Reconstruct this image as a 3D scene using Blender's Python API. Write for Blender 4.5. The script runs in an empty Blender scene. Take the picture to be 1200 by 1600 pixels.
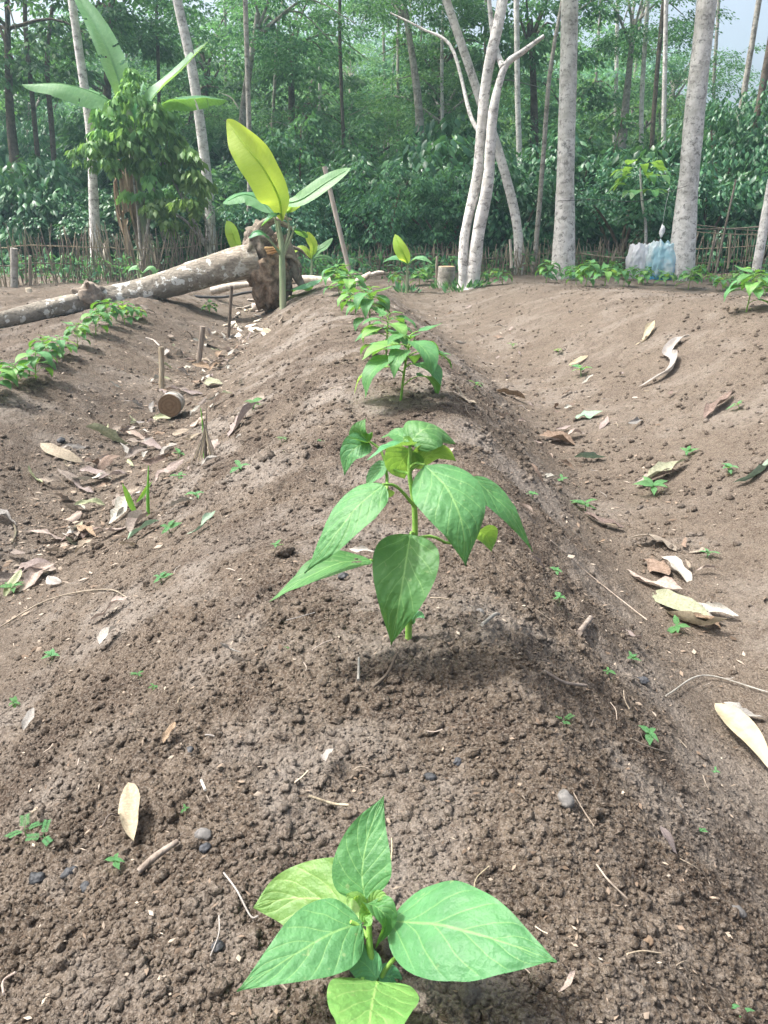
import bpy, math, random
import numpy as np
from mathutils import Vector, Matrix
R = math.radians
rng = np.random.default_rng(7)
rnd = random.Random(11)
scene = bpy.context.scene
COL = scene.collection

# ------------------------------------------------------------------ camera
FPX = 1186.0                      # focal length in pixels of the 1200x1600 photograph
PITCH = R(21.5)
CAM = np.array([0.0, 0.0, 0.5])
cd = bpy.data.cameras.new('camera')
cam = bpy.data.objects.new('camera', cd); COL.objects.link(cam)
cam.location = CAM
cam.rotation_euler = (R(90) - PITCH, 0, 0)
cd.sensor_fit = 'VERTICAL'; cd.sensor_height = 24.0
cd.lens = FPX / 1600 * 24.0
cd.clip_start = 0.02; cd.clip_end = 2000
scene.camera = cam

# ------------------------------------------------------------------ sky, sun, exposure
SUN_EL = 60.0; SUN_AZ = -84.0     # azimuth from +Y towards +X
w = bpy.data.worlds.new('World'); scene.world = w; w.use_nodes = True
nt = w.node_tree; nt.nodes.clear()
sky = nt.nodes.new('ShaderNodeTexSky'); sky.sky_type = 'NISHITA'; sky.sun_disc = False
sky.sun_elevation = R(SUN_EL); sky.sun_rotation = R(SUN_AZ)
sky.air_density = 0.8; sky.dust_density = 9.0; sky.ozone_density = 1.0
bg = nt.nodes.new('ShaderNodeBackground'); bg.inputs['Strength'].default_value = 0.15
wo = nt.nodes.new('ShaderNodeOutputWorld')
hs = nt.nodes.new('ShaderNodeHueSaturation'); hs.inputs['Saturation'].default_value = .7; hs.inputs['Value'].default_value = 1.2     # thin white morning cloud over the whole sky
nt.links.new(sky.outputs[0], hs.inputs['Color']); nt.links.new(hs.outputs[0], bg.inputs[0]); nt.links.new(bg.outputs[0], wo.inputs[0])
sd = bpy.data.lights.new('sun', 'SUN'); sd.energy = 3.0; sd.angle = R(2.5); sd.color = (1.0, 0.975, 0.94)
sun = bpy.data.objects.new('sun', sd); COL.objects.link(sun)
to_sun = Vector((math.sin(R(SUN_AZ)) * math.cos(R(SUN_EL)), math.cos(R(SUN_AZ)) * math.cos(R(SUN_EL)), math.sin(R(SUN_EL))))
sun.rotation_euler = to_sun.to_track_quat('Z', 'Y').to_euler()
vs = scene.view_settings
vs.view_transform = 'Standard'; vs.look = 'None'; vs.exposure = 1.16; vs.gamma = 1.0; vs.use_curve_mapping = False
scene.render.engine = 'CYCLES'
scene.cycles.use_denoising = True
scene.cycles.max_bounces = 8; scene.cycles.transparent_max_bounces = 8
scene.cycles.diffuse_bounces = 3; scene.cycles.glossy_bounces = 2; scene.cycles.transmission_bounces = 4
scene.cycles.volume_bounces = 0

# ------------------------------------------------------------------ pixel -> place
FWD = np.array([0, math.cos(PITCH), -math.sin(PITCH)]); UP = np.array([0, math.sin(PITCH), math.cos(PITCH)])
def ray(px, py):
    return FWD + (px - 600) / FPX * np.array([1., 0, 0]) + (800 - py) / FPX * UP
def PY(px, py, y):
    d = ray(px, py); return CAM + d * (y / d[1])
def PZ(px, py, z):
    d = ray(px, py); return CAM + d * ((z - .5) / d[2])

# ------------------------------------------------------------------ noise
def hash2(ix, iy, s):
    h = (ix.astype(np.int64) * 374761393 + iy.astype(np.int64) * 668265263 + s * 974634777) & 0xffffffff
    h = ((h ^ (h >> 13)) * 1274126177) & 0xffffffff
    h = (h ^ (h >> 16)) & 0xffffffff
    return h / 4294967295.0
def vnoise(x, y, s=0):
    x0 = np.floor(x); y0 = np.floor(y); fx = x - x0; fy = y - y0
    fx = fx * fx * (3 - 2 * fx); fy = fy * fy * (3 - 2 * fy)
    a = hash2(x0, y0, s); b = hash2(x0 + 1, y0, s); c = hash2(x0, y0 + 1, s); d = hash2(x0 + 1, y0 + 1, s)
    return (a + (b - a) * fx) * (1 - fy) + (c + (d - c) * fx) * fy - .5
def fbm(x, y, s=0, o=3):
    v = 0; a = 1.
    for k in range(o):
        v = v + a * vnoise(x * 2 ** k + 17.3 * k, y * 2 ** k - 9.1 * k, s + k); a *= .5
    return v
def worley(x, y, s=0):
    """rounded lumps: a dome on every feature point, 0..1"""
    x0 = np.floor(x); y0 = np.floor(y); best = np.zeros_like(x)
    for i in (-1, 0, 1):
        for j in (-1, 0, 1):
            cx = x0 + i; cy = y0 + j
            px = cx + .1 + .8 * hash2(cx, cy, s); py = cy + .1 + .8 * hash2(cx, cy, s + 1)
            r = .35 + .5 * hash2(cx, cy, s + 2)
            d2 = ((x - px) ** 2 + (y - py) ** 2) / (r * r)
            best = np.maximum(best, np.sqrt(np.maximum(0, 1 - d2)) * r)
    return best
def sst(a, b, x):
    t = np.clip((x - a) / (b - a), 0, 1); return t * t * (3 - 2 * t)

# ------------------------------------------------------------------ terrain
YK = [-2, 0, 1, 2.5, 3.7, 5.2, 7.2, 9]
def nodes_at(y):
    xr = np.interp(y, YK, [.56, .56, .575, .63, .585, .44, .28, .2])
    xl = np.interp(y, YK, [-.86, -.86, -.86, -.88, -.95, -1.05, -1.18, -1.3])
    xc = np.interp(y, YK, [.0, .02, .03, .05, -.03, -.2, -.42, -.5])
    return xr, xl, xc
def macro(x, y):
    x = np.asarray(x, float); y = np.asarray(y, float)
    xr, xl, xc = nodes_at(y)
    zc = np.interp(y, [0, 1, 3, 5, 6.5], [0, 0, .0, -.03, -.06])
    zrr = np.interp(y, [0, 2, 3.4, 4.5, 6, 8], [.10, .13, .13, .07, -.03, -.12])
    xs = [xl - 5.5, xl - 4.0, xl - 2.6, xl - 1.6, xl - .74, xl, xc - .12, xc + .1, xr, xr + 1.05, xr + 1.45, xr + 2.4, xr + 3.4, xr + 6]
    zs = [-.22, -.14, -.24, -.2 - .06, -.12, -.31, zc, zc, -.25, zrr, zrr, zrr - .22, zrr - .12, zrr - .2]
    h = np.zeros(np.broadcast(x, y).shape) + zs[0]
    for k in range(len(xs) - 1):
        a, b = xs[k], xs[k + 1]
        t = np.clip((x - a) / (b - a), 0, 1); t = t * t * (3 - 2 * t)
        h = h + (zs[k + 1] - zs[k]) * t
    far = sst(6.3, 8.8, y + .25 * vnoise(x * .7, y * .7, 91))
    fl = np.interp(y, [6, 8, 11, 14, 20, 60, 100], [-.16, -.18, -.26, -.3, -.2, 2.2, 5.0])
    h = h * (1 - far) + fl * far
    h = h + .03 * fbm(x * 1.6, y * 1.6, 5, 2)
    # little collars of soil round the two nearest plants
    for (qx, qy, a, r) in ((.03, .84, .022, .16), (-.01, .34, .012, .1), (.05, 2.15, .03, .22)):
        h = h + a * np.exp(-((x - qx) ** 2 + (y - qy) ** 2) / (r * r))
    return h
def detail(x, y):
    xr, xl, xc = nodes_at(y)
    bed = sst(xl + .12, xl + .45, x) * (1 - sst(xr - .28, xr - .02, x))
    lft = 1 - sst(xl - .3, xl, x)
    rgt = sst(xr + .1, xr + .4, x)
    am = .45 + .45 * bed + .30 * lft
    am = am * (.34 + 1.5 * np.clip(vnoise(x * 5, y * 5, 71) + .42, 0, 1))
    q = x + .014 * fbm(x * 40, y * 40, 3, 3); r = y + .014 * fbm(x * 40, y * 40, 14, 3)
    mask = sst(.05, .3, vnoise(x * 11, y * 11, 8)); m2 = sst(-.2, .15, vnoise(x * 21, y * 21, 18))
    q2 = x + .005 * fbm(x * 150, y * 150, 33, 2); r2 = y + .005 * fbm(x * 150, y * 150, 44, 2)
    d = 0.0078 * worley(q * 26, r * 26, 20) * mask + 0.0050 * worley(q2 * 74 + 3, r2 * 74, 30) * m2 \
        + .0030 * worley(q2 * 165, r2 * 165, 40) + .0062 * fbm(x * 60, y * 60, 50, 4) + .0022 * fbm(x * 230, y * 230, 55, 2)
    d = d + .014 * fbm(x * 9, y * 9, 60, 3)
    fy = sst(1.2, 3., y)
    d = d + fy * (.016 * worley(q * 13 + 5, r * 13, 80) * sst(-.1, .3, vnoise(x * 4, y * 4, 81)) + .016 * fbm(x * 15, y * 11, 85, 3))
    return am * d * 1.0
def H(x, y):
    return float(macro(np.array([x]), np.array([y]))[0] + detail(np.array([float(x)]), np.array([float(y)]))[0])
def G(px, py, lift=0.0):
    """the ground point seen at a pixel of the photograph"""
    d = ray(px, py); t = .3
    ts = np.concatenate([np.arange(.3, 3, .01), np.arange(3, 16, .03)])
    P = CAM[None] + ts[:, None] * d[None]
    hit = np.where(P[:, 2] < macro(P[:, 0], P[:, 1]) + .004)[0]
    p = P[hit[0]] if len(hit) else P[-1]
    return np.array([p[0], p[1], H(p[0], p[1]) + lift])
def gnormal(x, y, e=.03):
    X = np.array([x - e, x + e, x, x]); Y = np.array([y, y, y - e, y + e]); m = macro(X, Y)
    n = np.array([-(m[1] - m[0]) / (2 * e), -(m[3] - m[2]) / (2 * e), 1.]); return n / np.linalg.norm(n)

# ------------------------------------------------------------------ mesh and object helpers
def mesh_np(name, V, F, mat=None, uv=None, smooth=True, mi=None):
    """V (n,3); F (m,k) array of equal-sized faces, or a list of such arrays"""
    me = bpy.data.meshes.new(name)
    V = np.asarray(V, np.float32)
    Fs = F if isinstance(F, list) else [F]
    Fs = [np.asarray(f, np.int32) for f in Fs if len(f)]
    li = np.concatenate([f.ravel() for f in Fs]); tot = np.concatenate([np.full(len(f), f.shape[1], np.int32) for f in Fs])
    st = np.concatenate([[0], np.cumsum(tot)[:-1]]).astype(np.int32)
    me.vertices.add(len(V)); me.vertices.foreach_set('co', V.ravel())
    me.loops.add(len(li)); me.loops.foreach_set('vertex_index', li)
    me.polygons.add(len(tot)); me.polygons.foreach_set('loop_start', st); me.polygons.foreach_set('loop_total', tot)
    if smooth: me.polygons.foreach_set('use_smooth', np.ones(len(tot), bool))
    if uv is not None:
        l = me.uv_layers.new(name='UVMap'); l.data.foreach_set('uv', np.asarray(uv, np.float32)[li].ravel())
    for m in (mat if isinstance(mat, list) else [mat]):
        if m: me.materials.append(m)
    if mi is not None: me.polygons.foreach_set('material_index', np.asarray(mi, np.int32))
    me.update(calc_edges=True); me.validate()
    return me
class Geo:
    """collects pieces of ONE object"""
    def __init__(s): s.V = []; s.F3 = []; s.F4 = []; s.U = []; s.n = 0; s.m3 = []; s.m4 = []
    def add(s, V, F, uv=None, m=0):
        V = np.asarray(V, float); F = np.asarray(F, int)
        (s.F3 if F.shape[1] == 3 else s.F4).append(F + s.n)
        (s.m3 if F.shape[1] == 3 else s.m4).append(np.full(len(F), m))
        s.V.append(V); s.U.append(uv if uv is not None else np.zeros((len(V), 2))); s.n += len(V)
        return s
    def mesh(s, name, mat, loc=(0, 0, 0), smooth=True):
        V = np.concatenate(s.V) - np.asarray(loc)
        F = []; mi = []
        if s.F3: F.append(np.concatenate(s.F3)); mi.append(np.concatenate(s.m3))
        if s.F4: F.append(np.concatenate(s.F4)); mi.append(np.concatenate(s.m4))
        return mesh_np(name, V, F, mat, np.concatenate(s.U), smooth, np.concatenate(mi))
ORG = {}
def link(name, me, parent=None, loc=(0, 0, 0), rot=(0, 0, 0), sc=1.0):
    o = bpy.data.objects.new(name, me); COL.objects.link(o)
    o.location = loc; o.rotation_euler = rot; o.scale = (sc, sc, sc) if np.isscalar(sc) else sc
    if parent: o.parent = parent
    return o
def tag(o, label=None, cat=None, group=None, kind=None):
    if label: o['label'] = label
    if cat: o['category'] = cat
    if group: o['group'] = group
    if kind: o['kind'] = kind
    return o
def thing(name, label, cat, loc=(0, 0, 0), group=None, rz=0):
    o = bpy.data.objects.new(name, None); COL.objects.link(o); o.location = loc; o.rotation_euler = (0, 0, rz)
    o.empty_display_size = .05
    ORG[o.name] = np.array(loc, float)
    return tag(o, label, cat, group)
def part(name, geo, mat, root, smooth=True):
    """a part whose geometry is given in world coordinates under an unrotated thing"""
    return link(name, geo.mesh(name, mat, ORG[root.name], smooth), root)
def subpart(name, geo, mat, p, root, smooth=True):
    return link(name, geo.mesh(name, mat, ORG[root.name], smooth), p)
def copy_tree(o, parent=None):
    c = o.copy(); COL.objects.link(c); c.parent = parent
    for ch in list(o.children): copy_tree(ch, c)
    return c
def nrm(v):
    v = np.asarray(v, float); return v / (np.linalg.norm(v, axis=-1, keepdims=True) + 1e-12)
def spline(P, n):
    """Catmull-Rom through P with n samples"""
    P = np.asarray(P, float)
    if len(P) == 2:
        t = np.linspace(0, 1, n)[:, None]; return P[0] * (1 - t) + P[1] * t
    Q = np.concatenate([[2 * P[0] - P[1]], P, [2 * P[-1] - P[-2]]])
    t = np.linspace(0, len(P) - 1 - 1e-9, n); i = t.astype(int); f = (t - i)[:, None]
    a, b, c, d = Q[i], Q[i + 1], Q[i + 2], Q[i + 3]
    return .5 * (2 * b + (c - a) * f + (2 * a - 5 * b + 4 * c - d) * f ** 2 + (3 * b - a - 3 * c + d) * f ** 3)
def tube(P, r, ns=8, n=None, rough=0., seed=0, cap=True, flat=1.0):
    """a tapered tube along P; r a number or one radius per point of P"""
    P = np.asarray(P, float); k = len(P)
    r = np.interp(np.linspace(0, 1, n or k), np.linspace(0, 1, np.size(r)) if np.size(r) > 1 else [0, 1], r if np.size(r) > 1 else [r, r] if np.isscalar(r) else [r[0], r[0]])
    if n: P = spline(P, n)
    n = len(P)
    T = nrm(np.gradient(P, axis=0)); ref = np.array([0, 0, 1.]) if abs(T[:, 2]).mean() < .8 else np.array([0, 1., 0])
    A = nrm(np.cross(T, ref)); B = np.cross(A, T)
    th = np.linspace(0, 2 * np.pi, ns, endpoint=False)
    L = np.concatenate([[0], np.cumsum(np.linalg.norm(np.diff(P, axis=0), axis=1))])
    rr = np.repeat(r[:, None], ns, 1)
    if rough:
        rr = rr * (1 + rough * fbm(np.cos(th)[None] * 1.5 + L[:, None] / (r.mean() * 4) + seed * 7.7, np.sin(th)[None] * 1.5 + L[:, None] * 0 + seed, seed, 3))
    V = P[:, None] + rr[..., None] * (np.cos(th)[None, :, None] * A[:, None] + flat * np.sin(th)[None, :, None] * B[:, None])
    uv = np.stack([np.repeat((th / 6.2832)[None], n, 0), np.repeat(L[:, None], ns, 1)], -1).reshape(-1, 2)
    i = np.arange(n - 1)[:, None] * ns; j = np.arange(ns)[None]; j2 = (j + 1) % ns
    F = np.stack([i + j, i + j2, i + ns + j2, i + ns + j], -1).reshape(-1, 4)
    V = V.reshape(-1, 3)
    g = Geo(); g.add(V, F, uv)
    if cap:
        for e, o in ((0, 0), (n - 1, (n - 1) * ns)):
            g.add(np.concatenate([V[o:o + ns], P[e][None]]), np.array([[ns, (q + 1) % ns, q] if e == 0 else [ns, q, (q + 1) % ns] for q in range(ns)]))
    return g
def join(g, h, m=0):
    g.V += h.V; g.U += h.U
    g.F3 += [f + g.n for f in h.F3]; g.F4 += [f + g.n for f in h.F4]; g.n += h.n
    g.m3 += [np.full(len(f), m) for f in h.F3]; g.m4 += [np.full(len(f), m) for f in h.F4]
    return g

# ------------------------------------------------------------------ materials
class M:
    def __init__(s, name):
        s.m = bpy.data.materials.new(name); s.m.use_nodes = True; s.t = s.m.node_tree; s.t.nodes.clear()
        s.out = s.n('ShaderNodeOutputMaterial')
    def n(s, t, **kw):
        x = s.t.nodes.new(t)
        for k, v in kw.items(): setattr(x, k, v)
        return x
    def l(s, a, b): s.t.links.new(a, b)
    def setin(s, inp, v):
        if isinstance(v, bpy.types.NodeSocket): s.l(v, inp)
        elif isinstance(v, (tuple, list)) and len(v) == 3 and inp.type == 'RGBA': inp.default_value = (*v, 1)
        else: inp.default_value = v
    def math(s, op, a, b=0., c=0., clamp=False):
        x = s.n('ShaderNodeMath', operation=op, use_clamp=clamp)
        for k, v in enumerate((a, b, c)): s.setin(x.inputs[k], v)
        return x.outputs[0]
    def mix(s, f, a, b, mode='MIX'):
        x = s.n('ShaderNodeMix', data_type='RGBA', blend_type=mode)
        s.setin(x.inputs[0], f); s.setin(x.inputs[6], a); s.setin(x.inputs[7], b); return x.outputs[2]
    def noise(s, vec, scale, detail=3., rough=.55, dist=0.):
        x = s.n('ShaderNodeTexNoise'); x.inputs['Scale'].default_value = scale; x.inputs['Detail'].default_value = detail
        x.inputs['Roughness'].default_value = rough; x.inputs['Distortion'].default_value = dist
        if vec is not None: s.l(vec, x.inputs['Vector'])
        return x.outputs['Fac']
    def voro(s, vec, scale, feature='F1', out='Distance'):
        x = s.n('ShaderNodeTexVoronoi', feature=feature); x.inputs['Scale'].default_value = scale
        if vec is not None: s.l(vec, x.inputs['Vector'])
        return x.outputs[out]
    def ramp(s, f, stops):
        x = s.n('ShaderNodeValToRGB'); cr = x.color_ramp
        while len(cr.elements) < len(stops): cr.elements.new(.5)
        for e, (p, c) in zip(cr.elements, stops):
            e.position = p; e.color = (*c, 1) if isinstance(c, tuple) else (c, c, c, 1)
        s.l(f, x.inputs[0]); return x.outputs[0]
    def mapr(s, v, a, b, c=0., d=1.):
        x = s.n('ShaderNodeMapRange'); x.interpolation_type = 'SMOOTHSTEP'
        s.setin(x.inputs[0], v)
        for k, q in enumerate((a, b, c, d)): x.inputs[k + 1].default_value = q
        return x.outputs[0]
    def scale(s, vec, sc):
        x = s.n('ShaderNodeMapping'); x.inputs['Scale'].default_value = sc; s.l(vec, x.inputs[0]); return x.outputs[0]
    def bump(s, h, strength, dist):
        x = s.n('ShaderNodeBump'); x.inputs['Strength'].default_value = strength; x.inputs['Distance'].default_value = dist
        s.l(h, x.inputs['Height']); return x.outputs[0]
    def bsdf(s, col, rough=.7, spec=.5, normal=None, trans=0., tcol=None):
        b = s.n('ShaderNodeBsdfPrincipled'); s.setin(b.inputs['Base Color'], col); s.setin(b.inputs['Roughness'], rough)
        s.setin(b.inputs['Specular IOR Level'], spec)
        if normal is not None: s.l(normal, b.inputs['Normal'])
        o = b.outputs[0]
        if trans:
            t = s.n('ShaderNodeBsdfTranslucent'); s.setin(t.inputs[0], tcol if tcol is not None else col)
            if normal is not None: s.l(normal, t.inputs['Normal'])
            x = s.n('ShaderNodeMixShader'); x.inputs[0].default_value = trans
            s.l(b.outputs[0], x.inputs[1]); s.l(t.outputs[0], x.inputs[2]); o = x.outputs[0]
        s.l(o, s.out.inputs['Surface']); return s.m
    def pos(s): return s.n('ShaderNodeNewGeometry').outputs['Position']
    def obj(s): return s.n('ShaderNodeTexCoord').outputs['Object']
    def isl(s): return s.n('ShaderNodeNewGeometry').outputs['Random Per Island']
    def ornd(s): return s.n('ShaderNodeObjectInfo').outputs['Random']
    def uv(s):
        x = s.n('ShaderNodeSeparateXYZ'); s.l(s.n('ShaderNodeTexCoord').outputs['UV'], x.inputs[0]); return x.outputs[0], x.outputs[1]
    def hsv(s, col, h=.5, sat=1., v=1.):
        x = s.n('ShaderNodeHueSaturation'); s.setin(x.inputs['Hue'], h); s.setin(x.inputs['Saturation'], sat); s.setin(x.inputs['Value'], v)
        s.setin(x.inputs['Color'], col); return x.outputs[0]

def soil_mat():
    m = M('soil'); p = m.pos()
    patch = m.noise(p, 3.2, 5, .65, .3); mid = m.noise(p, 17, 5, .65); grain = m.noise(p, 300, 3, .7); cr = m.noise(p, 75, 4, .7)
    c = m.ramp(mid, [(.30, (.062, .046, .034)), (.5, (.124, .097, .076)), (.70, (.186, .152, .124))])
    c = m.mix(m.mapr(patch, .46, .62, 0, .85), c, (.265, .235, .208))
    c = m.mix(m.mapr(m.noise(p, 4.2, 4, .6, .4), .50, .63, 0, .75), c, (.066, .047, .036))
    at = m.n('ShaderNodeAttribute'); at.attribute_name = 'loose'; f = at.outputs['Fac']
    c = m.mix(f, m.mix(.5, c, (.160, .130, .104)), c)
    at2 = m.n('ShaderNodeAttribute'); at2.attribute_name = 'left_shade'; c = m.mix(m.math('MULTIPLY', at2.outputs['Fac'], .55), c, (.050, .036, .028))  # shade of the left furrow and ridge painted into the soil colour
    c = m.mix(m.mapr(cr, .36, .52, .5, 0), c, (.048, .034, .027))
    c = m.mix(m.mapr(grain, .42, .68, 0, .55), c, (.31, .27, .235))
    c = m.mix(m.mapr(m.noise(p, 520, 2, .6), .60, .70, 0, .4), c, (.36, .33, .30))
    h = m.math('ADD', m.math('MULTIPLY', m.noise(p, 150, 5, .75), 1.), m.math('MULTIPLY', m.voro(p, 210), -.45))
    c = m.hsv(c, .505, 1.12, .86)
    h = m.math('ADD', h, m.math('MULTIPLY', m.noise(p, 42, 5, .72), 2.2))
    return m.bsdf(c, .95, .12, m.bump(h, 1., .0068))
def leaf_mat(name, c1, c2, vein, trans=.35, tcol=(.35, .6, .05), rough=.42, nv=6.0, slope=.36, spec=.4, warm=None):
    m = M(name); u, v = m.uv()
    au = m.math('ABSOLUTE', m.math('SUBTRACT', m.math('MULTIPLY', u, 2.), 1.))
    ph = m.math('MULTIPLY', m.math('SUBTRACT', v, m.math('MULTIPLY', m.math('POWER', au, .85), slope)), nv)
    ph = m.math('ADD', ph, m.math('MULTIPLY', m.noise(m.obj(), 22, 2, .5), .9))
    d = m.math('ABSOLUTE', m.math('SUBTRACT', m.math('FRACT', ph), .5))          # .5 on a vein
    side = m.mapr(d, .43, .5, 0, .75); mid = m.mapr(au, .012, .045, 1, 0)
    side = m.math('MULTIPLY', side, m.mapr(au, .7, .98, 1, 0))
    vm = m.math('MAXIMUM', side, mid)
    p = m.obj(); n1 = m.noise(p, 30, 3, .6); fine = m.noise(p, 420, 2, .5)
    c = m.mix(m.mapr(n1, .35, .65), c1, c2)
    c = m.hsv(c, m.math('ADD', .485, m.math('MULTIPLY', m.ornd(), .03)), 1., m.math('ADD', .86, m.math('MULTIPLY', m.ornd(), .28)))
    sp = m.noise(p, 95, 3, .7); c = m.mix(m.mapr(sp, .63, .75, 0, .55), c, (.30, .34, .16)); c = m.mix(m.mapr(m.noise(p, 7, 2, .5), .35, .7, .12, 0), c, vein)
    if warm: c = m.mix(m.mapr(v, .0, .5, .5, 0), c, warm)
    c = m.mix(m.math('MULTIPLY', vm, .65), c, vein)
    h = m.math('ADD', m.math('MULTIPLY', m.noise(p, 170, 3, .6), .9), m.math('MULTIPLY', m.math('POWER', d, 2.), -1.2))
    return m.bsdf(c, rough, spec, m.bump(h, .55, .003), trans, tcol)
def foliage_mat(name, dark, mid, light, trans=.3, rough=.5, yel=.06):
    m = M(name); r = m.isl(); o = m.ornd()
    c = m.ramp(r, [(0., dark), (.55, mid), (1., light)])
    c = m.hsv(c, m.math('ADD', .475, m.math('MULTIPLY', o, .05)), .95, m.math('ADD', .75, m.math('MULTIPLY', o, .6)))
    t = m.mix(.5, c, (light[0] * 1.6, light[1] * 1.5, light[2] * .7))
    return m.bsdf(c, rough, .35, None, trans, t)
def bark_mat(name, base, pale, dark, k=1.0, sc=1.0, moss=0.):
    m = M(name); p = m.obj(); q = m.scale(p, (1, 1, .45))
    r = m.noise(m.scale(p, (1, 1, 1.6)), 7 * sc, 5, .65, .5)
    c = m.mix(m.mapr(r, .35, .65), base, pale)
    bl = m.noise(q, 11 * sc, 5, .62, .3); c = m.mix(m.mapr(bl, .5, .62, 0, .8 * k), c, pale)
    dk = m.noise(m.scale(p, (1, 1, 1.4)), 15 * sc, 6, .75, .2); c = m.mix(m.mapr(dk, .52, .62, 0, .8), c, dark); gr = m.noise(m.scale(p, (1, 1, .6)), 3.2, 4, .6); c = m.mix(m.mapr(gr, .45, .62, 0, .3), c, m.mix(.5, base, dark))
    sp = m.noise(q, 60 * sc, 3, .7); c = m.mix(m.mapr(sp, .56, .68, 0, .6), c, dark); vb = m.voro(m.scale(p, (1, 1, .7)), 14 * sc); c = m.mix(m.mapr(vb, .28, .12, 0, .7 * k), c, pale)
    if moss: c = m.mix(m.mapr(m.noise(q, 4, 3, .6), .55, .68, 0, moss), c, (.10, .13, .05))
    h = m.math('ADD', m.math('MULTIPLY', m.noise(m.scale(p, (1, 1, .3)), 24 * sc, 5, .7), .7), m.math('MULTIPLY', r, .5))
    return m.bsdf(c, .9, .2, m.bump(h, .8, .012))
def plain_mat(name, a, b, sc=20, rough=.8, trans=0., spec=.3, bump=.4, dist=.002, stretch=(1, 1, 1), useobj=True):
    m = M(name); p = m.scale(m.obj(), stretch)
    f = m.noise(p, sc, 4, .65); c = m.mix(m.mapr(f, .35, .65), a, b)
    if useobj: c = m.hsv(c, m.math('ADD', .485, m.math('MULTIPLY', m.ornd(), .03)), m.math('ADD', .62, m.math('MULTIPLY', m.ornd(), .3)), m.math('ADD', .7, m.math('MULTIPLY', m.ornd(), .5)))
    return m.bsdf(c, rough, spec, m.bump(m.noise(p, sc * 3, 3, .6), bump, dist), trans)
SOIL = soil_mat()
PEPPER = leaf_mat('pepper_leaf', (.040, .142, .048), (.064, .195, .066), (.21, .37, .13), .24, (.22, .48, .05), .5, spec=.3)
PEPPER_Y = leaf_mat('pepper_leaf_young', (.095, .245, .06), (.145, .31, .08), (.34, .50, .17), .34, (.36, .60, .08), .5)
PEPPER_D = leaf_mat('pepper_leaf_old', (.055, .22, .10), (.08, .27, .12), (.2, .42, .16), .22, (.3, .55, .08))
STEM = plain_mat('green_stem', (.16, .34, .06), (.26, .44, .10), 60, .5, .1, useobj=False)
BAN_Y = leaf_mat('banana_leaf_young', (.28, .46, .05), (.36, .53, .08), (.5, .62, .2), .58, (.72, .90, .10), .5, 34, .04)
BAN_G = leaf_mat('banana_leaf', (.10, .27, .12), (.15, .34, .16), (.34, .48, .26), .35, (.40, .65, .12), .45, 30, .04)
BAN_D = leaf_mat('banana_leaf_dark', (.05, .19, .09), (.08, .26, .12), (.25, .42, .2), .3, (.3, .6, .08), .4, 30, .04)
BAN_STEM = plain_mat('banana_stem', (.17, .24, .12), (.30, .33, .21), 12, .5, .0, .4, .3, .004, (1, 1, .15), False)
BARK_PALE = bark_mat('pale_bark', (.44, .42, .39), (.68, .66, .63), (.15, .14, .13))
BARK_MID = bark_mat('grey_bark', (.24, .22, .19), (.40, .38, .34), (.10, .09, .08), moss=.4)
BARK_DARK = bark_mat('dark_bark', (.085, .065, .05), (.15, .125, .10), (.04, .032, .027), moss=.3)
BARK_LOG = bark_mat('fallen_bark', (.20, .165, .13), (.30, .26, .215), (.08, .065, .055), .4, 1.6)
# ------------------------------------------------------------------ the ground: one sheet
def build_ground():
    ys = [-1.6, -1.2, -.8, -.5, -.3, -.15, -.05, .02, .08, .13]
    y = .17
    while y < 95:
        ys.append(y)
        y += max(.0026, .0040 * y) if y < 7.5 else .014 * y if y < 16 else .06 * y
    ys = np.array(ys)
    inner = np.linspace(-1, 1, 520)
    o = 1 + np.array([.04, .1, .18, .3, .45, .7, 1.1, 1.7, 2.6, 4.2, 7, 12, 20])
    u = np.concatenate([-o[::-1], inner, o])
    W = .16 + .60 * np.maximum(ys, .05)
    X = u[None] * W[:, None]
    big = np.sign(u) * np.maximum(0, np.abs(u) - 1) / 20
    X = X + (big * np.abs(big) ** .5)[None] * 60
    Y = np.repeat(ys[:, None], len(u), 1)
    Z = macro(X, Y)
    nearm = (np.abs(u)[None] < 1.2) & (Y > .1) & (Y < 15)
    dd = detail(X, Y); Z = Z + dd * np.clip((16 - Y) / 6, 0, 1)
    xr, xl, xc = nodes_at(Y)
    loose = sst(xl + .05, xl + .4, X) * (1 - sst(xr - .3, xr - .05, X)) + .8 * (1 - sst(xl - .45, xl - .1, X))
    loose = loose * (1 - sst(6.2, 8, Y))
    n, k = X.shape
    i = np.arange(n - 1)[:, None] * k; j = np.arange(k - 1)[None]
    F = np.stack([i + j, i + j + 1, i + k + j + 1, i + k + j], -1).reshape(-1, 4)
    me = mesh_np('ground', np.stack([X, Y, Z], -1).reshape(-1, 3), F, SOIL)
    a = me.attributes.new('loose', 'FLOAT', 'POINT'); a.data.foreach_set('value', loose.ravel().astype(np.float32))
    shade = np.clip(1 - sst(xl - .1, xl + .35, X), 0, 1) * (1 - sst(5, 7, Y)) * np.clip(.7 + 1.2 * vnoise(X * 2.2, Y * 2.2, 66), 0, 1)  # mask for the painted shade: left furrow and ridge, broken up by noise
    a = me.attributes.new('left_shade', 'FLOAT', 'POINT'); a.data.foreach_set('value', shade.ravel().astype(np.float32))
    g = link('ground', me); tag(g, 'brown tilled soil raked into planting ridges and furrows', kind='structure')
    return g
build_ground()
import bmesh as _bm
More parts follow.
